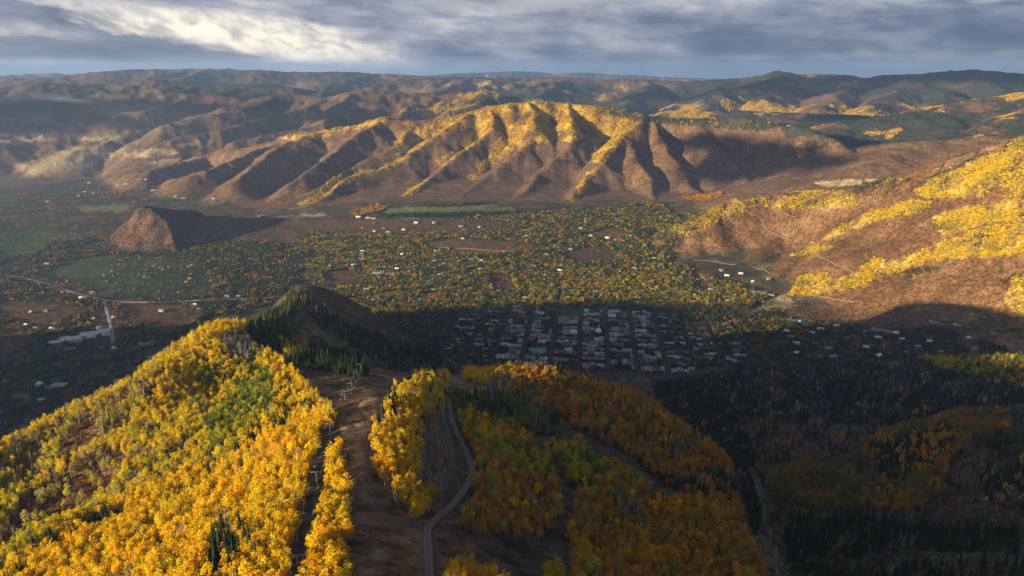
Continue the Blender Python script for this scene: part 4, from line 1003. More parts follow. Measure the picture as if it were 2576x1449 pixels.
def plant_valley():
    r = np.random.default_rng(78)
    for N, r0, r1 in ((330000, 1500, 3000), (330000, 3000, 4800), (60000, 4800, 7500)):
        x, y = sample_sector(N, r0, r1, -42, 41, r); z = ground(x, y); px, py = project(x, y, z)
        k_ = any_inside([q[0] for q in VALLEY + EXTRA_TREES], px, py); x, y, z, px, py = x[k_], y[k_], z[k_], px[k_], py[k_]; N = len(x)
        n3 = fbm(x, y, 70, 3, .6, 191); n2 = fbm(x, y, 240, 3, .6, 181)
        wx, wy = px + 6 * n2, py + 3 * n2; bx, by = px + 55 * n2 + 25 * n3, py + 8 * n2 + 4 * n3
        fill = np.zeros(N); zone = np.full(N, -1); Zs = VALLEY + EXTRA_TREES
        for k, (poly, f, mix) in enumerate(Zs):
            m = inside(poly, bx, by) if k < len(VALLEY) else inside(poly, wx, wy); fill[m] = f; zone[m] = k
        open_ = any_inside(GREENFIELDS, wx, wy) | any_inside(BROWN, wx, wy) | any_inside(TANFIELDS, wx, wy) | any_inside(CLEAR, px, py)
        extra = zone >= len(VALLEY)
        fill = np.where(open_ & ~extra, fill * .05, fill)
        fill = fill * np.where(extra, 1, sstep(-.6, .05, n2 + .7 * n3 + 1.2 * (fill - .5)))
        flat = (z < floor_f(x, y) + 45) | (zone == 2)
        ok = (r.random(N) < fill) & flat & seen(x, y, z, 22.0) & (~near_at(x, y)) & street_clear(x, y)
        i = np.nonzero(ok)[0]
        u = r.random(len(i)); slow = 0.5 + 0.5 * np.clip(fbm(x[i], y[i], 60, 3, .6, 241) * 1.7, -1, 1); u = np.where(r.random(len(i)) < .55, slow * .999, u)
        for k in range(len(Zs)):
            m = np.nonzero(zone[i] == k)[0]
            if len(m) == 0: continue
            mix = Zs[k][2]; w = np.cumsum([q[2] for q in mix]); w = w / w[-1]; d = np.searchsorted(w, u[m]).clip(0, len(mix) - 1)
            for q, (kd, cl, _) in enumerate(mix):
                j = i[m[d == q]]; 
                if len(j): add_trees(kd, x[j], y[j], z[j] - .3, np.clip(r.normal(.84, .25, len(j)), .4, 1.7), np.full(len(j), COLOURS.index(cl)), r, .2)

def plant_hills():
    r = np.random.default_rng(79)
    # golden woods of the mountain across the valley
    for N, r0, r1, a0, a1, zones in (
        (260000, 4700, 7000, -17, 24, [(GOLD_RED, .62, (('clump', 'gold', 6), ('clump', 'lemon', 4), ('clump', 'amber', 3), ('clump', 'pale', 2.5), ('fir', 'fir', 1.0))), (CONIFER_TOP, .7, (('fir', 'fir', 6), ('clump', 'gold', 1)))]),
        (210000, 2300, 4600, 10, 44, [(GOLD_SMUG, .85, (('clump', 'gold', 5), ('clump', 'lemon', 5), ('clump', 'lime', 3), ('clump', 'pale', 3), ('fir', 'fir', .5))), (FIR_SMUG, .5, (('fir', 'fir', 8), ('fir', 'dgreen', 2), ('clump', 'lime', .7)))])):
        x, y = sample_sector(N, r0, r1, a0, a1, r); z = ground(x, y); px, py = project(x, y, z)
        n3 = fbm(x, y, 70, 3, .6, 291); n2 = fbm(x, y, 240, 4, .6, 281)
        wx, wy = px + 12 * n2 + 5 * n3, py + 6 * n2 + 3 * n3
        for polys, f, mix in zones:
            m = any_inside(polys, wx, wy) & (r.random(N) < f * sstep(-.35, .25, n2 + .6 * n3 + .12)) & seen(x, y, z, 25.) & (~near_at(x, y))
            i = np.nonzero(m)[0]; w = np.cumsum([q[2] for q in mix]); w = w / w[-1]
            u = r.random(len(i)); slow = 0.5 + 0.5 * np.clip(fbm(x[i], y[i], 90, 3, .6, 341) * 1.7, -1, 1); u = np.where(r.random(len(i)) < .6, slow * .999, u)
            d = np.searchsorted(w, u).clip(0, len(mix) - 1)
            for q, (kd, cl, _) in enumerate(mix):
                j = i[d == q]
                if len(j): add_trees(kd, x[j], y[j], z[j] - .5, np.clip(r.normal(.62, .13, len(j)), .35, 1.0) * np.where(kd == 'fir', 1.3, 1.0), np.full(len(j), COLOURS.index(cl)), r, .14)
    # scattered fir and shrub over the rest of the sunny mountain
    x, y = sample_sector(26000, 2300, 4300, 10, 44, r); z = ground(x, y)
    n = fbm(x, y, 300, 4, .6, 381)
    i = np.nonzero((r.random(len(x)) < sstep(.12, .5, n) * .35) & seen(x, y, z, 10.) & (z > floor_f(x, y) + 20) & (~near_at(x, y)))[0]
    add_trees('clump', x[i], y[i], z[i] - 1, r.uniform(.35, .6, len(i)), np.where(r.random(len(i)) < .5, COLOURS.index('olive'), COLOURS.index('rust')), r)

def plant_far():
    """Woods of the far eastern hills: the same gold and dark patches that colour the ground there, as trees."""
    r = np.random.default_rng(80); N = 170000
    x, y = sample_sector(N, 5200, 10500, -12, 41, r); z = ground(x, y)
    rr = np.hypot(x, y); a = np.arctan2(x, y); i = np.clip(np.searchsorted(RR, rr), 0, NR - 1); j = np.clip(np.searchsorted(AZ, a), 0, NA - 1)
    ok = seen(x, y, z, 25.) & (TAG[i, j] != 2)
    for m, kd, cl in ((ok & GOLD_G[i, j], 'clump', ('gold', 'lemon', 'amber', 'pale')), (ok & FIR_G[i, j] & (r.random(N) < .6), 'fir', ('fir', 'fir', 'dgreen'))):
        q = np.nonzero(m)[0]
        if len(q): add_trees(kd, x[q], y[q], z[q] - 1, r.uniform(.7, 1.2, len(q)), np.array([COLOURS.index(c) for c in cl])[r.integers(0, len(cl), len(q))], r, .2)
def plant_street_trees():
    r = np.random.default_rng(81); P = []
    for k in range(-6, 7):
        for u in np.arange(UR[0], UR[-1], 10.0):
            for s in (-8.2, 8.2):
                if r.random() < .62: P.append(town(u + r.uniform(-3, 3), 97 * k + s + r.uniform(-1, 1)))
    for u in UR:
        for v in np.arange(-97 * 5.4, 97 * 5.4, 11.0):
            for s in (-7.2, 7.2):
                if r.random() < .5: P.append(town(u + s, v + r.uniform(-3, 3)))
    P = np.array(P); z = ground(P[:, 0], P[:, 1]); cl = [COLOURS.index(c) for c in ('dgreen', 'dgreen', 'olive', 'rust', 'orange', 'fir')]
    add_trees('broad', P[:, 0], P[:, 1], z, r.uniform(.4, .8, len(P)), np.array(cl)[r.integers(0, len(cl), len(P))], r, .2)

CLEAR = []            # filled with the plots that buildings and playing fields stand on
def near_at(x, y):
    r_ = np.clip(np.hypot(x, y), RR[0], RR[-1] * .999); a = np.arctan2(x, y)
    return NEAR[np.clip(np.searchsorted(RR, r_) - 1, 0, NR - 1), np.clip(np.searchsorted(AZ, a) - 1, 0, NA - 1)]
# ------------------------------------------------------------------ plain materials
def plain(name, col, rough=0.85, var=0.25, scale=0.6, metal=0.0, spec=0.25):
    m = bpy.data.materials.new(name); m.use_nodes = True; T = NT(m.node_tree); b = m.node_tree.nodes['Principled BSDF']
    geo = T.new('ShaderNodeNewGeometry'); n = T.noise(geo.outputs['Position'], scale, 4, 0.6)
    f = T.math('ADD', 1 - var, T.math('MULTIPLY', n, 2 * var)); c = T.new('ShaderNodeCombineXYZ')
    for k in range(3): T.put(c.inputs[k], f)
    T.put(b.inputs['Base Color'], T.mix(1.0, (*col, 1), c.outputs[0], 'MULTIPLY'))
    b.inputs['Roughness'].default_value = rough; b.inputs['Metallic'].default_value = metal; b.inputs['Specular IOR Level'].default_value = spec
    return m
M_DIRT = plain('packed_earth', (.155, .125, .10), 1.0, .35, .35, spec=.05)
M_TRACK = plain('worn_track', (.105, .08, .066), 1.0, .4, .3, spec=.05)
M_PATH = plain('pale_trail', (.30, .20, .13), 1.0, .25, .2, spec=.05)
M_GRAVEL = plain('pale_road', (.30, .28, .26), .95, .15, .15, spec=.1)
M_ASPHALT = plain('asphalt', (.062, .062, .066), .95, .3, .12, spec=.1)
M_TURF = plain('playing_field_turf', (.17, .25, .22), .95, .12, .05, spec=.1)
M_PARK = plain('park_lawn', (.05, .085, .035), 1.0, .25, .05, spec=.05)

def worn(m):
    """Wheel ruts and broken grassy verges across a dirt way."""
    T = NT(m.node_tree); b = m.node_tree.nodes['Principled BSDF']; src = b.inputs['Base Color'].links[0].from_socket
    at = T.new('ShaderNodeAttribute', attribute_name='across'); geo = T.new('ShaderNodeNewGeometry')
    x = T.math('ABSOLUTE', at.outputs['Fac']); n = T.noise(geo.outputs['Position'], .35, 5, .7); n2 = T.noise(geo.outputs['Position'], .06, 3, .6)
    rut = T.math('SUBTRACT', 1.0, T.smooth(T.math('ABSOLUTE', T.math('SUBTRACT', x, .42)), .04, .22))
    rut = T.math('MULTIPLY', rut, T.smooth(n2, .35, .6))
    c = T.mix(T.math('MULTIPLY', rut, .55), src, (.23, .195, .16, 1))
    edge = T.smooth(T.math('ADD', x, T.math('MULTIPLY', T.math('SUBTRACT', n, .5), 1.1)), .62, .95)
    c = T.mix(T.math('MULTIPLY', edge, .9), c, (.075, .055, .035, 1))
    mid = T.math('MULTIPLY', T.math('SUBTRACT', 1.0, T.smooth(x, .05, .2)), T.smooth(n, .4, .6)); c = T.mix(T.math('MULTIPLY', mid, .45), c, (.10, .08, .055, 1))
    T.put(b.inputs['Base Color'], c)
worn(M_DIRT); worn(M_TRACK)

# ------------------------------------------------------------------ roads, tracks and trails that follow the ground
def way(name, px, width, mat, lift=0.35, step=6.0, keep=0.0, thick=None):
    P = [hit(*p) for p in px]; P = np.array([[p.x, p.y] for p in P if p is not None])
    # smooth the line (Catmull-Rom) and walk along it
    Q = np.vstack([2 * P[0] - P[1], P, 2 * P[-1] - P[-2]]); out = []
    for i in range(1, len(Q) - 2):
        n = max(2, int(np.hypot(*(Q[i + 1] - Q[i])) / step))
        for t in np.linspace(0, 1, n, endpoint=False):
            out.append(.5 * ((2 * Q[i]) + (Q[i + 1] - Q[i - 1]) * t + (2 * Q[i - 1] - 5 * Q[i] + 4 * Q[i + 1] - Q[i + 2]) * t ** 2 + (3 * Q[i] - Q[i - 1] - 3 * Q[i + 1] + Q[i + 2]) * t ** 3))
    out.append(P[-1]); C = np.array(out)
    return lay_way(name, C, width, mat, lift, keep)
def lay_way(name, C, width, mat, lift=0.35, keep=0.0):
    d = np.gradient(C, axis=0); d /= np.hypot(*d.T)[:, None] + 1e-9; nrm = np.c_[-d[:, 1], d[:, 0]]
    K = 7; V = []
    rw = np.random.default_rng(len(C)); wv = 1 + .12 * np.convolve(rw.normal(0, 1, len(C)), np.ones(5) / 5, 'same')
    rows = []
    for k in range(K):
        s = (k / (K - 1) - .5) * width; p = C + nrm * (s * wv)[:, None]; rows.append(np.c_[p, ground(p[:, 0], p[:, 1])])
    A = np.stack(rows, 1)
    A[:, :, 2] = np.maximum(A[:, :, 2], A[:, :, 2].mean(1, keepdims=True)) + lift
    A[:, 0, 2] -= lift * 1.6; A[:, -1, 2] -= lift * 1.6
    idx = np.arange(len(C) * K).reshape(len(C), K)
    Qd = np.stack([idx[:-1, :-1], idx[:-1, 1:], idx[1:, 1:], idx[1:, :-1]], -1).reshape(-1, 4)
    Vv = A.reshape(-1, 3)
    nz = np.cross(Vv[Qd[0, 1]] - Vv[Qd[0, 0]], Vv[Qd[0, 2]] - Vv[Qd[0, 0]])[2]
    if nz < 0: Qd = Qd[:, ::-1]
    me = mesh_from(name, Vv, Qd, mat, True); at = me.attributes.new('across', 'FLOAT', 'POINT'); at.data.foreach_set('value', np.tile(np.linspace(-1, 1, K), len(C)).astype(np.float32))
    o = put(name, me); tag(o, kind='structure')
    if keep: ROAD_KEEP.append((C, keep))
    ROAD_LINES.append((C, width))
    return o
ROAD_KEEP, ROAD_LINES = [], []
way('dirt_road', [(1081, 1470), (1080, 1430), (1076, 1380), (1074, 1345), (1082, 1322), (1108, 1296), (1142, 1266), (1172, 1226), (1188, 1194), (1184, 1165), (1168, 1125), (1150, 1090), (1136, 1055), (1131, 1025), (1126, 1005), (1112, 993), (1092, 990)], 6.0, M_DIRT, .35, 4, 5.5)
way('dirt_track', [(1078, 1328), (1040, 1326), (1000, 1315), (965, 1292), (940, 1255), (928, 1200), (922, 1140), (926, 1085)], 3.4, M_TRACK, .22, 4, 4)
way('dirt_track', [(655, 884), (690, 884), (712, 897)], 9.0, M_TRACK, .3, 4, 6)
way('dirt_track', [(905, 938), (950, 942), (985, 953), (1020, 968), (1035, 980)], 4.5, M_PATH, .3, 4, 4)
way('dirt_track', [(1125, 985), (1165, 968), (1200, 960)], 4.0, M_TRACK, .3, 4, 4)
way('dirt_track', [(1962, 1470), (1952, 1400), (1938, 1345), (1922, 1290), (1905, 1225), (1890, 1180)], 3.6, M_TRACK, .35, 5, 7)
way('highway', [(-40, 686), (0, 690), (90, 706), (180, 734), (250, 752), (330, 760), (450, 758), (600, 752), (690, 749)], 20, M_GRAVEL, .8, 14)
way('road', [(262, 757), (272, 790), (280, 825), (285, 862)], 14, M_GRAVEL, .7, 12)
way('road', [(285, 862), (262, 874), (240, 868)], 11, M_GRAVEL, .7, 10)
way('road', [(40, 895), (85, 870), (120, 850)], 7, M_TRACK, .7, 12)
way('road', [(0, 985), (30, 965), (70, 958), (100, 965)], 8, M_TRACK, .7, 10)
way('trail', [(1862, 527), (1900, 541), (1916, 553), (1924, 572), (1948, 588), (1985, 600)], 7, M_PATH, 1.0, 12)
way('trail', [(2045, 636), (2100, 665), (2150, 690)], 7, M_PATH, 1.0, 12)
way('trail', [(1745, 654), (1800, 658), (1850, 665)], 6, M_PATH, 1.0, 12)
way('trail', [(1890, 668), (1925, 680), (1940, 690)], 4, M_PATH, 1.0, 12)
way('trail', [(1870, 522), (1940, 524), (2060, 528), (2140, 530)], 6, M_PATH, 1.0, 14)
way('trail', [(2060, 745), (2120, 756), (2150, 760)], 6, M_PATH, 1.0, 12)
way('hillside_road', [(540, 437), (620, 440), (720, 450), (840, 463), (960, 472), (1090, 482), (1200, 491), (1290, 497), (1400, 508), (1520, 514), (1620, 512)], 7, M_TRACK, 2.0, 25)
way('hillside_road', [(1040, 621), (1120, 622), (1240, 630), (1340, 634)], 7, M_PATH, 1.0, 14)

# ------------------------------------------------------------------ the street grid of the town
OT = hit(1459, 850); TW = math.radians(6.3)
U = np.array([math.sin(TW), math.cos(TW)]); Vv_ = np.array([math.cos(TW), -math.sin(TW)])
def town(u, v): p = np.array([OT.x, OT.y]) + U * u + Vv_ * v; return float(p[0]), float(p[1])
def to_town(x, y):
    dx, dy = x - OT.x, y - OT.y; return dx * U[0] + dy * U[1], dx * Vv_[0] + dy * Vv_[1]
UR = [-290, -190, -92, 6, 104, 202, 300]           # cross streets
for k in range(-6, 7):
    f = np.linspace(UR[0] - 20, UR[-1] + (60 if abs(k) < 3 else 0), 40) if abs(k) < 5 else np.linspace(UR[0] + 40, UR[-1] - 40, 30)
    if k == -1: f = np.linspace(UR[0] - 20, UR[-1] + 260, 60)
    lay_way('street', np.array([town(u, 97 * k) for u in f]), 15 if -3 <= k <= 3 else 10, M_ASPHALT, .5 + .01 * (k + 7))
for n, u in enumerate(UR):
    lay_way('cross_street', np.array([town(u, v) for v in np.linspace(-97 * 5.5, 97 * 5.5, 90)]), 13, M_ASPHALT, .66 + .01 * n)

# ------------------------------------------------------------------ buildings
def box_mesh(name, mat, x0=-.5, x1=.5, y0=-.5, y1=.5, z0=0, z1=1):
    V = [(x0, y0, z0), (x1, y0, z0), (x1, y1, z0), (x0, y1, z0), (x0, y0, z1), (x1, y0, z1), (x1, y1, z1), (x0, y1, z1)]
    return mesh_from(name, V, [(0, 3, 2, 1), (4, 5, 6, 7), (0, 1, 5, 4), (1, 2, 6, 5), (2, 3, 7, 6), (3, 0, 4, 7)], mat)
WALLS = {n: plain('wall_' + n, c, .9, .2, .3) for n, c in dict(brick=(.20, .085, .055), tan=(.34, .27, .19), grey=(.27, .27, .27), timber=(.13, .08, .05), cream=(.48, .43, .34), white=(.62, .61, .58)).items()}
ROOFS = {n: plain('roof_' + n, c, .38, .18, .25, spec=.5) for n, c in dict(white=(.80, .81, .83), pale=(.62, .64, .66), grey=(.27, .28, .30), dark=(.085, .085, .095), tan=(.44, .31, .25), brown=(.17, .105, .075), green=(.20, .29, .26), blue=(.22, .30, .40)).items()}
M_UNIT = plain('rooftop_plant', (.40, .41, .42), .6, .2, 1.0)
M_GLASS = plain('window_glass', (.035, .045, .06), .15, .2, .2, spec=.6)
MB = {}
def shared(kind, mat):
    key = (kind, mat.name)
    if key in MB: return MB[key]
    if kind == 'wall': me = box_mesh('wall', mat, z0=-.25, z1=1)
    elif kind == 'roof':      # flat roof with a raised edge
        V, Q = [], []
        def ring(h, s): 
            o = len(V); V.extend([(-h, -h, s), (h, -h, s), (h, h, s), (-h, h, s)]); return o
        a, b, c, d = ring(.505, -.4), ring(.505, 1.0), ring(.475, 1.0), ring(.475, .0)
        for p, q in ((a, b), (b, c), (c, d)):
            for j in range(4): Q.append((p + j, p + (j + 1) % 4, q + (j + 1) % 4, q + j))
        Q.append((d, d + 1, d + 2, d + 3)); me = mesh_from('roof', V, Q, mat)
    elif kind == 'gable_wall':
        V = [(-.5, -.5, -.4), (.5, -.5, -.4), (.5, .5, -.4), (-.5, .5, -.4), (-.5, -.5, .55), (.5, -.5, .55), (.5, .5, .55), (-.5, .5, .55), (-.5, 0, .97), (.5, 0, .97)]
        bm = bmesh.new(); vs = [bm.verts.new(v) for v in V]
        for f in ((0, 1, 5, 4), (2, 3, 7, 6), (1, 2, 6, 9, 5), (3, 0, 4, 8, 7)): bm.faces.new([vs[i] for i in f])
        me = bpy.data.meshes.new('wall'); bm.to_mesh(me); bm.free(); me.materials.append(mat)
    elif kind == 'gable_roof':
        V = []; Q = []
        for s in (-1, 1):
            o = len(V); V += [(-.56, s * .60, .49), (.56, s * .60, .49), (.56, 0, 1.02), (-.56, 0, 1.02), (-.56, s * .60, .43), (.56, s * .60, .43), (.56, 0, .96), (-.56, 0, .96)]
            Q += [(o, o + 1, o + 2, o + 3), (o + 7, o + 6, o + 5, o + 4), (o, o + 4, o + 5, o + 1), (o + 1, o + 5, o + 6, o + 2), (o, o + 3, o + 7, o + 4)]
        me = mesh_from('roof', V, Q, mat)
    elif kind == 'unit': me = box_mesh('rooftop_unit', mat)
    elif kind == 'chimney': me = box_mesh('chimney', mat)
    elif kind == 'window':   # a shallow box let into the wall
        me = box_mesh('window', mat)
    MB[key] = me; return me
def child(name, me, par, loc=(0, 0, 0), sc=(1, 1, 1), rz=0):
    o = put(name, me, par, loc); o.scale = sc; o.rotation_euler = (0, 0, rz)
    if par.type == 'MESH': o.matrix_parent_inverse = Matrix.LocRotScale(par.location, par.rotation_euler, par.scale).inverted()
    return o
PLOTS = []                  # (x, y, rot, w, d) kept clear of trees
def flat_building(x, y, rot, w, d, h, wall, roof, r, name='building', z=None, wings=None, windows=False):
    z = float(min(ground(x + a, y + b) for a in (-w / 3, w / 3) for b in (-d / 3, d / 3))) if z is None else z
    e = put(name, None, None, (x, y, z + .6)); e.rotation_euler = (0, 0, rot); e.empty_display_size = 2
    for (ox, oy, ww, dd, hh, rf) in [(0, 0, w, d, h, roof)] + (wings or []):
        wa = child('wall', shared('wall', WALLS[wall]), e, (ox, oy, 0), (ww, dd, hh))
        rt = child('roof', shared('roof', ROOFS[rf]), e, (ox, oy, hh), (ww, dd, .6))
        for q in range(r.integers(1, 3)):
            child('rooftop_unit', shared('unit', M_UNIT), rt, (ox + r.uniform(-.3, .3) * ww, oy + r.uniform(-.28, .28) * dd, hh + .1), (r.uniform(2, 4.5), r.uniform(2, 3.5), r.uniform(1.2, 2.2)))
        if windows:
            n = max(2, int(ww / 7))
            for q in range(n): child('window', shared('window', M_GLASS), wa, (ox + ww * ((q + .5) / n - .5), oy - dd / 2, hh * .35), (ww / n * .6, .3, hh * .4))
    PLOTS.append((x, y, rot, w + 2, d + 2))
    for (ox, oy, ww, dd, hh, rf) in (wings or []):
        c, s = math.cos(rot), math.sin(rot); PLOTS.append((x + ox * c - oy * s, y + ox * s + oy * c, rot, ww + 2, dd + 2))
    return e
def gable_house(x, y, rot, w, d, h, wall, roof, r, wing=True):
    z = float(min(ground(x + a, y + b) for a in (-w / 3, w / 3) for b in (-d / 3, d / 3)))
    e = put('house', None, None, (x, y, z + .6)); e.rotation_euler = (0, 0, rot); e.empty_display_size = 2
    child('wall', shared('gable_wall', WALLS[wall]), e, (0, 0, 0), (w, d, h)); rt = child('roof', shared('gable_roof', ROOFS[roof]), e, (0, 0, 0), (w, d, h))
    child('chimney', shared('chimney', WALLS['brick']), rt, (w * r.uniform(-.35, .35), d * .15, h * .6), (1.2, 1.2, h * .55))
    if wing:
        ww, dd, hh = w * .5, d * .95, h * .8; ox = w * r.choice([-.28, .28]); oy = -d * .45
        child('wall', shared('gable_wall', WALLS[wall]), e, (ox, oy, 0), (dd, ww, hh), math.pi / 2); child('roof', shared('gable_roof', ROOFS[roof]), e, (ox, oy, 0), (dd, ww, hh), math.pi / 2)
    PLOTS.append((x, y, rot, w + 12, d + 16))
    return e

_ORD = ['first', 'second', 'third', 'fourth', 'fifth', 'sixth', 'seventh', 'eighth', 'ninth', 'tenth', 'eleventh', 'twelfth', 'thirteenth', 'fourteenth', 'fifteenth', 'sixteenth', 'seventeenth', 'eighteenth', 'nineteenth', 'twentieth']
ROOFWORD = dict(white='white', pale='pale grey', grey='mid grey', dark='dark', tan='tan', brown='brown', green='green', blue='blue grey')
WALLWORD = dict(brick='brick', tan='tan', grey='grey', timber='timber', cream='cream', white='white')

class Ordinals:
    def __getitem__(self, k):
        if k < 20: return _ORD[k]
        n = k + 1; return f"{n}{'th' if 10 < n % 100 < 14 else {1: 'st', 2: 'nd', 3: 'rd'}.get(n % 10, 'th')}"
ORD = Ordinals()
def build_town():
    r = np.random.default_rng(404); rot = -TW
    named = {(-2, 1): 'field', (-1, 5): 'lawn'}
    for col in range(-5, 6):
        for row in range(6):
            if named.get((col, row)) == 'field': continue
            if row == 5 and col in (-1,): continue
            u0, u1 = UR[row] + 9, UR[row + 1] - 9; v0, v1 = 97 * col + 10, 97 * col + 87
            core = -3 <= col <= 2
            if abs(col + .5) > 4 and row in (0, 5): continue
            for side in (0, 1):                                   # two rows of plots with an alley between
                d0 = (u1 - u0) / 2 - 4; uc = u0 + d0 / 2 if side == 0 else u1 - d0 / 2
                v = v0
                k = 0; seq = 2 * row + side
                while v < v1 - 9:
                    w = min(r.uniform(12, 34) if core else r.uniform(11, 24), v1 - v)
                    if v1 - v - w < 9: w = v1 - v
                    skip = r.random() < (.20 if core else .34 if abs(col + .5) < 4.6 else .5)
                    if (col, row) == (0, 3) and v + w / 2 > 97 * col + 45: skip = True      # the church stands here
                    if (col, row) == (0, 0) and side == 1: skip = True                          # the long tan-roofed lodge
                    if not skip:
                        k += 1; d = d0 * r.uniform(.55, .98) if core else min(d0, r.uniform(10, 24)); h = r.uniform(6.5, 12.5) if core else r.uniform(5, 9)
                        x, y = town(uc + r.uniform(-1, 1) * (d0 - d) / 2, v + w / 2)
                        rf = r.choice(['white', 'pale', 'grey', 'dark', 'tan', 'brown', 'green', 'blue'], p=[.17, .20, .17, .24, .07, .09, .03, .03]) if core else r.choice(['white', 'pale', 'grey', 'dark', 'brown'], p=[.2, .25, .2, .2, .15])
                        wl = r.choice(['brick', 'tan', 'grey', 'timber', 'cream'], p=[.35, .2, .2, .1, .15])
                        wings = None
                        if core and w > 22 and r.random() < .5:
                            wings = [(w * r.uniform(-.2, .2), d * r.uniform(-.1, .1), w * .45, d * .5, h + 3.2, str(r.choice(['white', 'pale', 'grey'])))]
                        e = flat_building(x, y, rot, w - 1.2, d, h, str(wl), str(rf), r, wings=wings)
                        where = 'left' 
                        tag(e, f"{ROOFWORD[str(rf)]} flat roof, {ORD[k - 1]} from left in {ORD[seq]} roof row, {ORD[col + 5]} town block column", 'building', 'town buildings in the street grid')
                    v += w
    # the playing field and the lawn at the far side of the town
    def slab(name, u0, u1, v0, v1, mat, lift):
        n = 8; A = [[(*town(u, v), 0) for v in np.linspace(v0, v1, n)] for u in np.linspace(u0, u1, n)]
        A = np.array(A); A[..., 2] = ground(A[..., 0], A[..., 1]) + lift
        A[..., 2] = A[..., 2].max() if name == 'playing_field' else A[..., 2]
        i = np.arange(n * n).reshape(n, n); Q = np.stack([i[:-1, :-1], i[:-1, 1:], i[1:, 1:], i[1:, :-1]], -1).reshape(-1, 4)
        tag(put(name, mesh_from(name, A.reshape(-1, 3), Q, mat)), kind='structure')
        x, y = town((u0 + u1) / 2, (v0 + v1) / 2); PLOTS.append((x, y, rot, v1 - v0 - 6, u1 - u0 - 6))
    slab('playing_field', UR[1] + 14, UR[2] - 14, -97 * 2 + 13, -97 - 13, M_TURF, .5)
    slab('lawn', UR[5] + 12, UR[6] + 30, -97 + 12, -6, M_PARK, .5)
    # the long lodge with the tan roof
    x, y = town(UR[1] - 22, 46); e = flat_building(x, y, rot, 72, 17, 13, 'brick', 'tan', r, windows=True)
    tag(e, 'long brick lodge under one unbroken tan roof, nearest full-width building', 'building', 'town buildings in the street grid')
    # the white church with its steeple
    x, y = town(UR[3] + 52, 68); z = float(ground(x, y)); e = put('church', None, None, (x, y, z + .5)); e.rotation_euler = (0, 0, rot)
    tag(e, 'white roofed church with a slim steeple standing among the town blocks', 'church')
    child('wall', shared('wall', WALLS['brick']), e, (0, 0, 0), (20, 24, 9))
    bm = bmesh.new(); vs = [bm.verts.new(v) for v in ((-11, -13, 8.8), (11, -13, 8.8), (11, 13, 8.8), (-11, 13, 8.8), (-2.4, -2.4, 21), (2.4, -2.4, 21), (2.4, 2.4, 21), (-2.4, 2.4, 21))]
    for f in ((0, 1, 5, 4), (1, 2, 6, 5), (2, 3, 7, 6), (3, 0, 4, 7), (4, 5, 6, 7)): bm.faces.new([vs[i] for i in f])
    me = bpy.data.meshes.new('roof'); bm.to_mesh(me); bm.free(); me.materials.append(ROOFS['white']); child('roof', me, e)
    child('bell_tower', box_mesh('bell_tower', WALLS['white'], -2, 2, -2, 2, 20.9, 27), e)
    bm = bmesh.new(); vs = [bm.verts.new(v) for v in ((-2.4, -2.4, 27), (2.4, -2.4, 27), (2.4, 2.4, 27), (-2.4, 2.4, 27), (0, 0, 38))]
    for f in ((0, 1, 4), (1, 2, 4), (2, 3, 4), (3, 0, 4), (3, 2, 1, 0)): bm.faces.new([vs[i] for i in f])
    me = bpy.data.meshes.new('spire'); bm.to_mesh(me); bm.free(); me.materials.append(ROOFS['white']); child('spire', me, e)
    PLOTS.append((x, y, rot, 34, 40))
build_town()
N_TOWN = len(PLOTS)

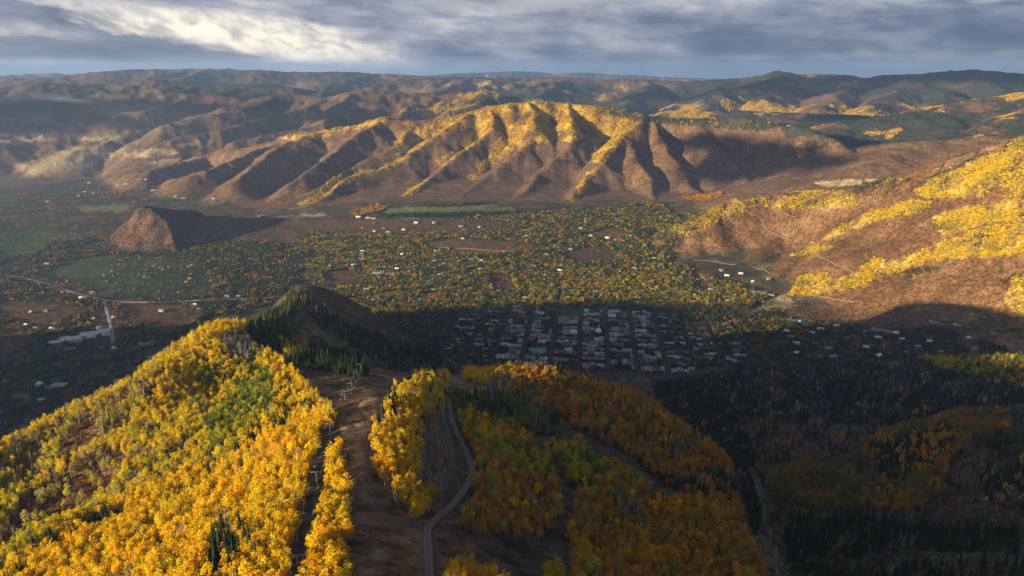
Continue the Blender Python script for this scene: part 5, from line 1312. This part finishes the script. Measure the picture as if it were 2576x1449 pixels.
def build_outlying():
    r = np.random.default_rng(505)
    # the school in the fields to the left: low white blocks stepping down the slope
    p = hit(180, 856); e = flat_building(p.x, p.y, .35, 70, 40, 9, 'white', 'white', r, 'school', wings=[
        (55, 22, 60, 46, 11, 'white'), (98, 34, 40, 40, 12, 'white'), (-48, -12, 40, 24, 7, 'white'), (20, -28, 54, 16, 6, 'pale'), (66, -12, 30, 20, 8, 'pale'), (80, 64, 16, 16, 20, 'white'), (112, 6, 26, 18, 7, 'white'), (-30, 24, 34, 20, 8, 'pale')], windows=True)
    tag(e, 'sprawling white school of stepped flat roofs in the shaded fields', 'school')
    p = hit(175, 880); tag(flat_building(p.x, p.y, .3, 44, 14, 6, 'tan', 'pale', r), 'low pale roofed block just below the white school', 'building')
    p = hit(366, 870); tag(flat_building(p.x, p.y, .2, 34, 20, 8, 'timber', 'pale', r, wings=[(20, 14, 20, 16, 9, 'grey'), (-18, 10, 16, 12, 7, 'white')]), 'small stepped roofed lodge beside the golden ridge, right of the school', 'building')
    p = hit(150, 974); tag(flat_building(p.x, p.y, .1, 44, 24, 9, 'grey', 'pale', r, wings=[(-24, -12, 22, 14, 7, 'green')]), 'ribbed long pale roof near the lower left edge', 'building')
    p = hit(48, 1000); tag(flat_building(p.x, p.y, .1, 36, 28, 8, 'grey', 'blue', r, wings=[(24, -8, 18, 14, 6, 'pale')]), 'blue grey roofed works building at the lower left edge', 'building')
    p = hit(104, 1008); tag(flat_building(p.x, p.y, .5, 20, 9, 6, 'cream', 'white', r), 'small white roofed shed right of the blue grey works roof', 'building')
    p = hit(388, 902); tag(flat_building(p.x, p.y, .1, 40, 12, 6, 'tan', 'pale', r), 'thin pale roofed block below the stepped lodge, beside the ridge', 'building')
    # the white dome
    p = hit(100, 968); e = put('dome', None, None, p); tag(e, 'white rounded dome beside the ribbed roof at lower left', 'dome')
    bm = bmesh.new(); bmesh.ops.create_uvsphere(bm, u_segments=20, v_segments=10, radius=1.0)
    bmesh.ops.delete(bm, geom=[v for v in bm.verts if v.co.z < -.1], context='VERTS')
    for v in bm.verts: v.co = (v.co.x * 12, v.co.y * 9, v.co.z * 10 + 1)
    me = bpy.data.meshes.new('shell'); bm.to_mesh(me); bm.free(); me.materials.append(ROOFS['white']); me.shade_smooth(); child('shell', me, e)
    child('base_ring', box_mesh('base_ring', WALLS['grey'], -13, 13, -9.5, 9.5, -2, 1.6), e); PLOTS.append((p.x, p.y, 0, 30, 30))
    # the white roofed hall in the valley woods
    p = hit(952, 688); tag(flat_building(p.x, p.y, 0, 52, 30, 9, 'white', 'white', r, wings=[(52, -14, 48, 14, 7, 'pale'), (-34, 34, 24, 12, 7, 'pale')]), 'bright white roofed hall in the valley woods, left of centre', 'building')
    for k, (a, b, w, d, rf, text) in enumerate((
        (2370, 806, 74, 20, 'white', 'long sunlit cream building at the foot of the sunny mountain'), (2425, 812, 60, 18, 'pale', 'sunlit cream block right of the long building under the sunny mountain'),
        (2385, 798, 40, 14, 'tan', 'tan roofed block just behind the long sunlit cream building'), (2215, 832, 52, 16, 'pale', 'flat roofed block in the shade below the sunny mountain'), (2240, 836, 40, 14, 'pale', 'smaller flat roofed block touching the shaded one, on its right'),
        (1905, 737, 70, 16, 'tan', 'long tan building on the bare ground at the hill foot'), (1935, 744, 40, 14, 'pale', 'pale block right of the long tan building at the hill foot'))):
        p = hit(a, b); tag(flat_building(p.x, p.y, -.35, w, d, 8, 'cream', rf, r, windows=True), text, 'building', 'low buildings along the foot of the sunny mountain')
    # houses among the valley trees
    spots = []
    AREAS = [('on the sunlit lower bench', [(880, 545), (1150, 560), (1320, 545), (1650, 520), (1660, 600), (1400, 610), (1100, 600), (900, 600)], 40),
             ('in the sunlit valley woods', [(780, 600), (1100, 620), (1400, 630), (1650, 610), (1700, 690), (1350, 700), (1000, 690), (790, 690)], 40),
             ('in the woods beyond the town', [(900, 710), (1300, 720), (1700, 700), (1880, 740), (1800, 770), (1400, 765), (950, 780)], 30),
             ('in the shaded woods right of town', [(1950, 800), (2300, 830), (2500, 840), (2500, 890), (2000, 900)], 26),
             ('at the foot of the sunny mountain', [(1690, 655), (1760, 655), (1860, 668), (1960, 715), (1900, 735), (1780, 700)], 6),
             ('in the shaded valley on the left', [(80, 640), (500, 640), (650, 700), (560, 790), (380, 860), (60, 930), (20, 700)], 30),
             ('on the far left flats', [(200, 460), (480, 440), (560, 500), (300, 520), (180, 510), (30, 520)], 18)]
    made = []
    for text, poly, n in AREAS:
        P = np.array(poly, float); k = 0; t = 0
        while k < n and t < 4000:
            t += 1; a, b = r.uniform(P[:, 0].min(), P[:, 0].max()), r.uniform(P[:, 1].min(), P[:, 1].max())
            if not bool(inside(poly, np.array([a]), np.array([b]))[0]): continue
            p = hit(a, b)
            if p is None or near_at(p.x, p.y) or any((p.x - q[0]) ** 2 + (p.y - q[1]) ** 2 < 45 ** 2 for q in made): continue
            if bool(any_inside(GREENFIELDS, np.array([a]), np.array([b]))[0]): continue
            wl = str(r.choice(['tan', 'cream', 'timber', 'grey', 'white'], p=[.25, .25, .25, .15, .1])); rf = str(r.choice(['pale', 'grey', 'dark', 'brown', 'white', 'green'], p=[.28, .2, .15, .17, .15, .05]))
            s = 1.0 if p.length < 4200 else 1.25
            e = gable_house(p.x, p.y, r.uniform(-.6, .6), r.uniform(14, 26) * s, r.uniform(9, 14) * s, r.uniform(7, 10), wl, rf, r)
            made.append((p.x, p.y, e, text, wl, rf, a)); k += 1
    seen_ = {}
    for x, y, e, text, wl, rf, a in sorted(made, key=lambda q: q[6]):
        key = (text, wl, rf); seen_.setdefault(key, []).append(e)
    for (text, wl, rf), es in seen_.items():
        for k, e in enumerate(es):
            base = f"{WALLWORD[wl]} walled house with {ROOFWORD[rf]} roof {text}"
            if len(es) > 1: base = f"{ORD[k]} from left {WALLWORD[wl]} house with {ROOFWORD[rf]} roof {text}"
            tag(e, base, 'house', 'houses among the valley trees')
build_outlying()

def street_clear(x, y):
    ok = np.ones(np.shape(x), bool)
    for (cx, cy_, rot, w, d) in PLOTS:
        m = (np.abs(x - cx) < 80) & (np.abs(y - cy_) < 80)
        if not m.any(): continue
        j = np.nonzero(m)[0]; c, s = math.cos(-rot), math.sin(-rot); dx, dy = x[j] - cx, y[j] - cy_
        ok[j[(np.abs(dx * c - dy * s) < w / 2) & (np.abs(dx * s + dy * c) < d / 2 + 1)]] = False
    # a lane in front of each plot is left open so that the building shows between the trees
    for (cx, cy_, rot, w, d) in PLOTS[N_TOWN:]:
        L = math.hypot(cx, cy_); fx, fy = cx / L, cy_ / L
        m = (np.abs(x - cx) < 70) & (np.abs(y - cy_) < 70)
        if not m.any(): continue
        j = np.nonzero(m)[0]; dx, dy = x[j] - cx, y[j] - cy_; f = dx * fx + dy * fy; g = np.abs(dx * fy - dy * fx)
        ok[j[(f < 0) & (f > -26) & (g < w * .42)]] = False
    for C, width in ROAD_LINES:
        m = (x > C[:, 0].min() - 20) & (x < C[:, 0].max() + 20) & (y > C[:, 1].min() - 20) & (y < C[:, 1].max() + 20) & ok
        j = np.nonzero(m)[0]
        if len(j) == 0: continue
        best = np.full(len(j), 1e9)
        for (x0, y0), (x1, y1) in zip(C[:-1], C[1:]):
            dx, dy = x1 - x0, y1 - y0; t = np.clip(((x[j] - x0) * dx + (y[j] - y0) * dy) / (dx * dx + dy * dy + 1e-9), 0, 1)
            best = np.minimum(best, np.hypot(x[j] - x0 - t * dx, y[j] - y0 - t * dy))
        ok[j[best < width / 2 + 1.5]] = False
    return ok
# ------------------------------------------------------------------ plant the woods, then lift the largest trees out as single objects
plant_near(); plant_valley(); plant_hills(); plant_far(); plant_street_trees()

AREA_TEXT = [   # (outline on the print, words) for telling single trees apart
    ([(720, 1100), (900, 1100), (900, 1500), (760, 1500), (790, 1330)], 'in the narrow strip beside the ski run'),
    ([(920, 930), (1160, 930), (1160, 1300), (920, 1300)], 'in the grove between ski run and road'),
    ([(1160, 890), (1320, 890), (1320, 1010), (1160, 1010)], 'on the knoll above the town'),
    ([(1100, 1380), (1290, 1380), (1290, 1500), (1100, 1500)], 'at the bottom edge right of the road'),
    ([(1140, 990), (1430, 990), (1430, 1360), (1140, 1360)], 'in the shaded stand beside the road'),
    ([(1300, 1180), (1980, 1180), (1980, 1500), (1300, 1500)], 'in the shaded stand at lower centre right'),
    ([(0, 0), (1290, 0), (1290, 1500), (0, 1500)], 'on the sunlit slope left of the chairlift'),
    ([(0, 0), (2600, 0), (2600, 1500), (0, 1500)], 'on the shaded slopes to the right'),
]
NAMES = {'aspen': ('aspen_tree', 'aspen', 'aspen trees on the near mountain'), 'bare': ('bare_aspen_tree', 'bare aspen', 'leafless aspens on the near mountain'),
         'spruce': ('spruce_tree', 'spruce', 'spruces on the near mountain'), 'broad': ('cottonwood_tree', 'cottonwood', 'leafy trees of the valley')}
WORD = dict(gold='golden', lemon='lemon yellow', lime='yellow green', green='green', orange='orange', amber='amber', rust='rust brown', olive='olive', twig='grey', fir='dark green', grey='grey dead', pale='pale straw', dgreen='deep green', leafgreen='leaf green', tan='tan')
HOLD = {'aspen': 300, 'bare': 120, 'spruce': 300, 'broad': 300}
STUFF = {'aspen': ('aspen_forest', 'dense autumn aspen woods over the near mountain', 'forest'), 'bare': ('bare_aspen_forest', 'grey leafless aspen stands on the near mountain', 'forest'),
         'spruce': ('spruce_forest', 'dark spruce woods on the near mountain', 'forest'), 'scrub': ('scrub_oak', 'rust brown oak scrub over the near slopes', 'shrubs'),
         'broad': ('valley_woods', 'green and orange leafy woods filling the valley', 'forest'), 'fir': ('conifer_woods', 'dark conifers through valley and far slopes', 'forest'),
         'clump': ('golden_hill_woods', 'golden aspen woods on the mountains across the valley', 'forest')}
def plant_out():
    r = np.random.default_rng(91); tints = None
    for kind, lists in TREES.items():
        A = np.concatenate(lists); hold = HOLD.get(kind, 0)
        single = np.zeros(len(A), bool)
        if hold:
            px, py = project(A[:, 0], A[:, 1], A[:, 2] + 7)
            d = np.sqrt(A[:, 0] ** 2 + A[:, 1] ** 2 + (A[:, 2] - CAM_H) ** 2)
            vis = (px > 6) & (px < PW - 6) & (py > 0) & (py < PH - 4) & seen(A[:, 0], A[:, 1], A[:, 2], 8.0)
            # a tree close in front hides one behind it: prefer trees that stand clear
            size = np.where(vis, A[:, 3] / d, 0); order = np.argsort(-size); take = order[:hold]; single[take[size[take] > 0]] = True
            nm, cat, grp = NAMES[kind]; ppx, ppy = px, py
            for i in np.nonzero(single)[0]:
                q = r.integers(0, len(PROTO[kind])); pr = PROTO[kind][q]; s = A[i, 3]; col = tuple(A[i, 4:7]) + (1.0,)
                where = next(t for poly, t in AREA_TEXT if bool(inside(poly, np.array([px[i]]), np.array([py[i]]))[0]))
                c = COLOURS[int(A[i, 7])]
                if kind == 'broad': label = f"{WORD[c]} leafy tree in the shaded town and valley woods"
                elif kind == 'spruce': label = f"{WORD[c]} pointed spruce {where}"
                elif kind == 'bare': label = f"leafless pale trunked aspen {where}"
                else: label = f"{WORD[c]} leaved aspen {where}"
                if kind == 'broad':
                    o = put(nm, pr[0], None, A[i, :3]); o['tint'] = col
                else:
                    o = put(nm, None, None, A[i, :3]); o.empty_display_size = 1
                    put('trunk', pr[1], o); cr = put('crown', pr[2], o); cr['tint'] = col
                o.scale = (s, s, s); o.rotation_euler = (0, 0, r.uniform(0, 6.28)); tag(o, label, cat, grp + ', ' + label.split(' ')[0] + (' ' + where if kind != 'broad' else ''))
        B = A[~single]; nm, label, cat = STUFF[kind]
        scatter_object(nm, kind, B[:, :3], B[:, 3], B[:, 4:7], label, cat, 5)
        print('planted', kind, len(B), 'singles', int(single.sum()))
plant_out()
# ------------------------------------------------------------------ the chairlift
M_STEEL = plain('galvanised_steel', (.21, .22, .23), .6, .2, 2.0, .2)
M_SEAT = plain('seat_pad', (.05, .13, .10), .7, .2, 2.0)
M_CABLE = plain('steel_cable', (.10, .10, .11), .5, .1, 2.0, .4)
M_POST = plain('weathered_post', (.30, .25, .20), .9, .3, 2.0)
LIFT_PX = [(752, 1446, 1396), (800, 1240, 1186), (833, 1108, 1065), (843, 1054, 1028), (869, 1023, 993), (886, 985, 966)]
def solid(name, parts, mat, par, smooth=False):
    return put(name, mesh_from(name, *merge(parts), mat, smooth), par)
def bar(a, b, rad, n=6): return tube([a, b], (rad, rad), n)
def blk(x0, x1, y0, y1, z0, z1):
    V = np.array([(x0, y0, z0), (x1, y0, z0), (x1, y1, z0), (x0, y1, z0), (x0, y0, z1), (x1, y0, z1), (x1, y1, z1), (x0, y1, z1)], float)
    return V, np.array([(0, 3, 2, 1), (4, 5, 6, 7), (0, 1, 5, 4), (1, 2, 6, 5), (2, 3, 7, 6), (3, 0, 4, 7)])
def build_lift():
    bases = []
    for px, py, pt in LIFT_PX:
        b = hit(px, py); d = math.hypot(b.x, b.y); x, y, z = rays(px, pt); h = CAM_H + z * d - b.z; bases.append((b, min(max(float(h), 9.0), 19.0)))
    b0, b1 = bases[0][0], bases[1][0]; back = Vector((b0.x - (b1.x - b0.x) * .55, b0.y - (b1.y - b0.y) * .55, 0)); back.z = float(ground(back.x, back.y)); bases.insert(0, (back, 14.0))
    b5, b6 = bases[-2][0], bases[-1][0]; on = Vector((b6.x + (b6.x - b5.x) * 1.6, b6.y + (b6.y - b5.y) * 1.6, 0)); on.z = float(ground(on.x, on.y)); bases.append((on, 11.0))
    tops = []; word = ['below the frame', 'nearest, at the bottom of the lift lane', 'second up the lane beside the golden strip', 'at the tip of the golden strip', 'just above the golden strip tip', 'on the open run above the strip', 'highest clear one on the open run', 'far one where the run drops away']
    half = 2.9
    for k, (b, h) in enumerate(bases):
        n0 = bases[max(k - 1, 0)][0]; n1 = bases[min(k + 1, len(bases) - 1)][0]; a = math.atan2(n1.y - n0.y, n1.x - n0.x) - math.pi / 2
        e = put('lift_tower', None, None, b); e.rotation_euler = (0, 0, a); tag(e, f"grey steel chairlift tower, {word[k]}", 'lift tower', 'chairlift towers')
        solid('pole', [tube([(0, 0, -1), (0, 0, h * .5), (0, 0, h)], (.34, .29, .23), 8)], M_STEEL, e, True)
        solid('crossarm', [blk(-half - .5, half + .5, -.15, .15, h - .05, h + .22), bar((-half * .75, 0, h), (0, 0, h - 1.4), .08), bar((half * .75, 0, h), (0, 0, h - 1.4), .08)], M_STEEL, e)
        for s in (-1, 1):
            w = [bar((s * half - .1, y, h - .25), (s * half + .1, y, h - .25), .22, 8) for y in (-1.6, -1.0, -.4, .4, 1.0, 1.6)]
            solid('sheave_train', w + [blk(s * half - .06, s * half + .06, -1.9, 1.9, h - .08, h + .1)], M_CABLE, e)
            solid('work_rail', [bar((s * (half + .9), -1.9, h + .7), (s * (half + .9), 1.9, h + .7), .05, 4), bar((s * (half + .9), -1.9, h + .7), (s * half, -1.9, h), .05, 4), bar((s * (half + .9), 1.9, h + .7), (s * half, 1.9, h), .05, 4)], M_STEEL, e)
        solid('ladder', [bar((.42, -.18, 0), (.36, -.18, h), .03, 4), bar((.42, .18, 0), (.36, .18, h), .03, 4)] + [bar((.4, -.18, z), (.4, .18, z), .02, 3) for z in np.arange(.6, h, .7)], M_STEEL, e)
        ca, sa = math.cos(a), math.sin(a)
        tops.append([Vector((b.x + s * half * ca, b.y + s * half * sa, b.z + h - .02)) for s in (-1, 1)])
    lines = []
    for s in (0, 1):
        pts = []
        for k in range(len(tops) - 1):
            p, q = tops[k][s], tops[k + 1][s]; L = (q - p).length
            for t in np.linspace(0, 1, 14, endpoint=False): w = p.lerp(q, float(t)); w.z -= .02 * L * 4 * t * (1 - t); pts.append(w)
        pts.append(tops[-1][s]); lines.append(pts)
    o = put('haul_rope', mesh_from('haul_rope', *merge([tube([tuple(p) for p in L], [.05] * len(L), 4) for L in lines]), M_CABLE))
    tag(o, 'steel haul rope of the chairlift running up both sides of the towers', 'cable')
    def chair(first=[None]):
        if first[0] is None:
            e = put('lift_chair', None)
            solid('hanger', [tube([(0, 0, 0), (0, .05, -.9), (0, -.35, -1.9), (0, -.42, -2.35)], (.06, .06, .06, .05), 5), bar((-1.05, -.42, -2.35), (1.05, -.42, -2.35), .05, 5), bar((-1.05, -.42, -2.35), (-1.05, -.40, -3.3), .05, 5), bar((1.05, -.42, -2.35), (1.05, -.40, -3.3), .05, 5)], M_STEEL, e)
            solid('seat', [blk(-1.1, 1.1, -.40, .22, -3.35, -3.22)], M_SEAT, e)
            solid('backrest', [blk(-1.1, 1.1, -.50, -.42, -3.2, -2.65)], M_SEAT, e)
            solid('safety_bar', [bar((-1.0, -.4, -2.5), (-1.0, .35, -3.0), .035, 4), bar((1.0, -.4, -2.5), (1.0, .35, -3.0), .035, 4), bar((-1.0, .35, -3.0), (1.0, .35, -3.0), .035, 4), bar((0, .35, -3.0), (0, .5, -3.7), .03, 4), bar((-.6, .5, -3.7), (.6, .5, -3.7), .03, 4)], M_STEEL, e)
            first[0] = e; return e
        c = first[0].copy(); COL.objects.link(c)
        for ch in first[0].children: d = ch.copy(); COL.objects.link(d); d.parent = c
        return c
    for s in (0, 1):
        L = lines[s]; acc = [0.0]
        for p, q in zip(L[:-1], L[1:]): acc.append(acc[-1] + (q - p).length)
        near = 0; found = []
        for m in np.arange(17, acc[-1], 36.0):
            k = int(np.searchsorted(acc, m)) - 1; k = max(0, min(k, len(L) - 2)); t = (m - acc[k]) / (acc[k + 1] - acc[k]); p = L[k].lerp(L[k + 1], float(t)); d = L[k + 1] - L[k]
            u_, v_ = project(p.x, p.y, p.z - 3)
            if not (0 < float(v_) < PH + 30): continue
            e = chair(); e.location = p + Vector((0, 0, -.06)); e.rotation_euler = (0, 0, math.atan2(d.y, d.x) - math.pi / 2 + (0 if s else math.pi)); found.append(e)
        for k, e in enumerate(found): tag(e, f"empty chairlift chair, {ORD[k]} from the bottom on the {'right' if s else 'left'} hand rope".replace('right hand', 'strip side').replace('left hand', 'forest side'), 'lift chair', 'chairs hanging from the chairlift')
build_lift()

# ------------------------------------------------------------------ small things along the road and the runs
def build_small():
    # white board on posts where the road tops out
    p = hit(1112, 990); e = put('trail_board', None, None, p); e.rotation_euler = (0, 0, .1); tag(e, 'small white board on two dark posts where the dirt road tops out', 'sign')
    solid('board', [blk(-1.3, 1.3, -.06, .06, 1.2, 2.6)], ROOFS['white'], e)
    for s in (-1, 1): solid('post', [blk(s * .95 - .09, s * .95 + .09, .07, .25, -.4, 2.75)], M_POST, e)
    solid('board_roof', [blk(-1.45, 1.45, -.3, .45, 2.76, 2.88)], ROOFS['dark'], e)
    # pickup parked at the verge
    p = hit(1115, 1042); e = put('pickup_truck', None, None, p + Vector((0, 0, .05))); e.rotation_euler = (0, 0, .12); tag(e, 'dark blue pickup with pale bonnet parked on the road verge', 'pickup truck')
    mb = plain('blue_paint', (.07, .10, .17), .3, .1, 2.0, .2, .5); mt = plain('rubber', (.03, .03, .03), .9, .1, 4)
    def hull(sec):    # cross sections along y: (y, half width, z low, z high)
        V, Q = [], []
        for (y, w, a, b) in sec: V += [(-w, y, a), (w, y, a), (w, y, b), (-w, y, b)]
        for k in range(len(sec) - 1):
            o = 4 * k; Q += [(o + j, o + (j + 1) % 4, o + 4 + (j + 1) % 4, o + 4 + j) for j in range(4)]
        n = 4 * (len(sec) - 1); Q += [(3, 2, 1, 0), (n, n + 1, n + 2, n + 3)]
        return np.array(V, float), np.array(Q)
    solid('body', [hull([(-2.7, .86, .5, .95), (-2.6, .93, .42, 1.05), (-.6, .95, .4, 1.08), (1.0, .95, .4, 1.12), (2.45, .92, .42, 1.0), (2.7, .85, .5, .85)])], mb, e)
    solid('cabin', [hull([(-.75, .86, 1.07, 1.1), (-.45, .78, 1.07, 1.72), (.75, .76, 1.1, 1.74), (1.35, .86, 1.1, 1.15)])], M_GLASS, e)
    solid('roof', [blk(-.72, .72, -.4, .7, 1.75, 1.8)], ROOFS['white'], e)
    solid('bonnet', [blk(-.8, .8, 1.36, 2.4, 1.09, 1.16)], ROOFS['white'], e)
    for sx in (-1, 1):
        for yy in (-1.65, 1.65):
            w = solid('wheel', [tube([(sx * .72, yy, .38), (sx * .98, yy, .38)], (.38, .38), 12)], mt, e)
    # snowmaking gun at the edge of the grove
    p = hit(1026, 1286); e = put('snow_gun', None, None, p); e.rotation_euler = (0, 0, .8); tag(e, 'small blue grey snow gun on a stand at the foot of the grove', 'snow gun')
    solid('barrel', [tube([(0, -.8, 1.7), (0, -.4, 1.7), (0, .7, 1.95)], (.55, .5, .38), 12)], ROOFS['blue'], e, True)
    solid('stand', [bar((0, 0, 1.4), (0, 0, .5), .12), bar((0, 0, .6), (.9, .6, -.1), .08), bar((0, 0, .6), (-.9, .6, -.1), .08), bar((0, 0, .6), (0, -1.0, -.1), .08)], M_STEEL, e)
    # bleached dead trunks that lean out of the strip
    for a, b, text in (((859, 1167), (872, 1146), 'upper third'), ((876, 1272), (890, 1251), 'middle'), ((877, 1331), (891, 1311), 'lower part')):
        p, q = hit(*a), hit(*b); L = (q - p).length; r = np.random.default_rng(int(a[1])); d = (q - p)
        e = put('dead_trunk', None, None, p); tag(e, f"bleached dead trunk leaning onto the ski run from the {text} of the golden strip", 'dead trunk', 'dead trunks leaning from the golden strip')
        u = Vector((d.x, d.y, d.z + 2.2))
        solid('trunk', [tube([(0, 0, .2), tuple(u * .5 + Vector((0, 0, .2))), tuple(u)], (.2, .15, .07), 6)], M_ASPEN_BARK, e)
        solid('branch', [tube([tuple(u * t), tuple(u * t + Vector((r.normal(0, .8), r.normal(0, .8), r.uniform(.4, 1.2))))], (.06, .02), 4) for t in (.45, .6, .72, .85)], M_ASPEN_BARK, e)
build_small()

# ------------------------------------------------------------------ shreds of mist on the mountains
def build_mist():
    for px, py, rr_, L, H_, name in ((1062, 314, 6300, 330, 80, 'a'), (150, 246, 9800, 900, 90, 'b')):
        p = at_r(px, py, rr_); m = bpy.data.materials.new('mist'); m.use_nodes = True; T = NT(m.node_tree); T.n.clear()
        out = T.new('ShaderNodeOutputMaterial'); v = T.new('ShaderNodeVolumePrincipled'); tc = T.new('ShaderNodeTexCoord')
        ln = T.new('ShaderNodeVectorMath', operation='LENGTH'); T.l.new(tc.outputs['Object'], ln.inputs[0])
        n = T.noise(tc.outputs['Object'], 3.0, 5, .65)
        d = T.math('SUBTRACT', 1.0, ln.outputs['Value'], clamp=True); d = T.math('MULTIPLY', d, T.smooth(n, .46, .66)); d = T.math('MULTIPLY', d, .03 if name == 'a' else .012)
        T.put(v.inputs['Density'], d); v.inputs['Color'].default_value = (.95, .95, .96, 1); T.l.new(v.outputs[0], out.inputs['Volume'])
        bm = bmesh.new(); bmesh.ops.create_icosphere(bm, subdivisions=3, radius=1.0); me = bpy.data.meshes.new('mist'); bm.to_mesh(me); bm.free(); me.materials.append(m)
        o = put('mist', me, None, p); o.scale = (L * .5, L * .3, H_ * .5); o.rotation_euler = (0, math.radians(8), .2); tag(o, kind='stuff')
build_mist()
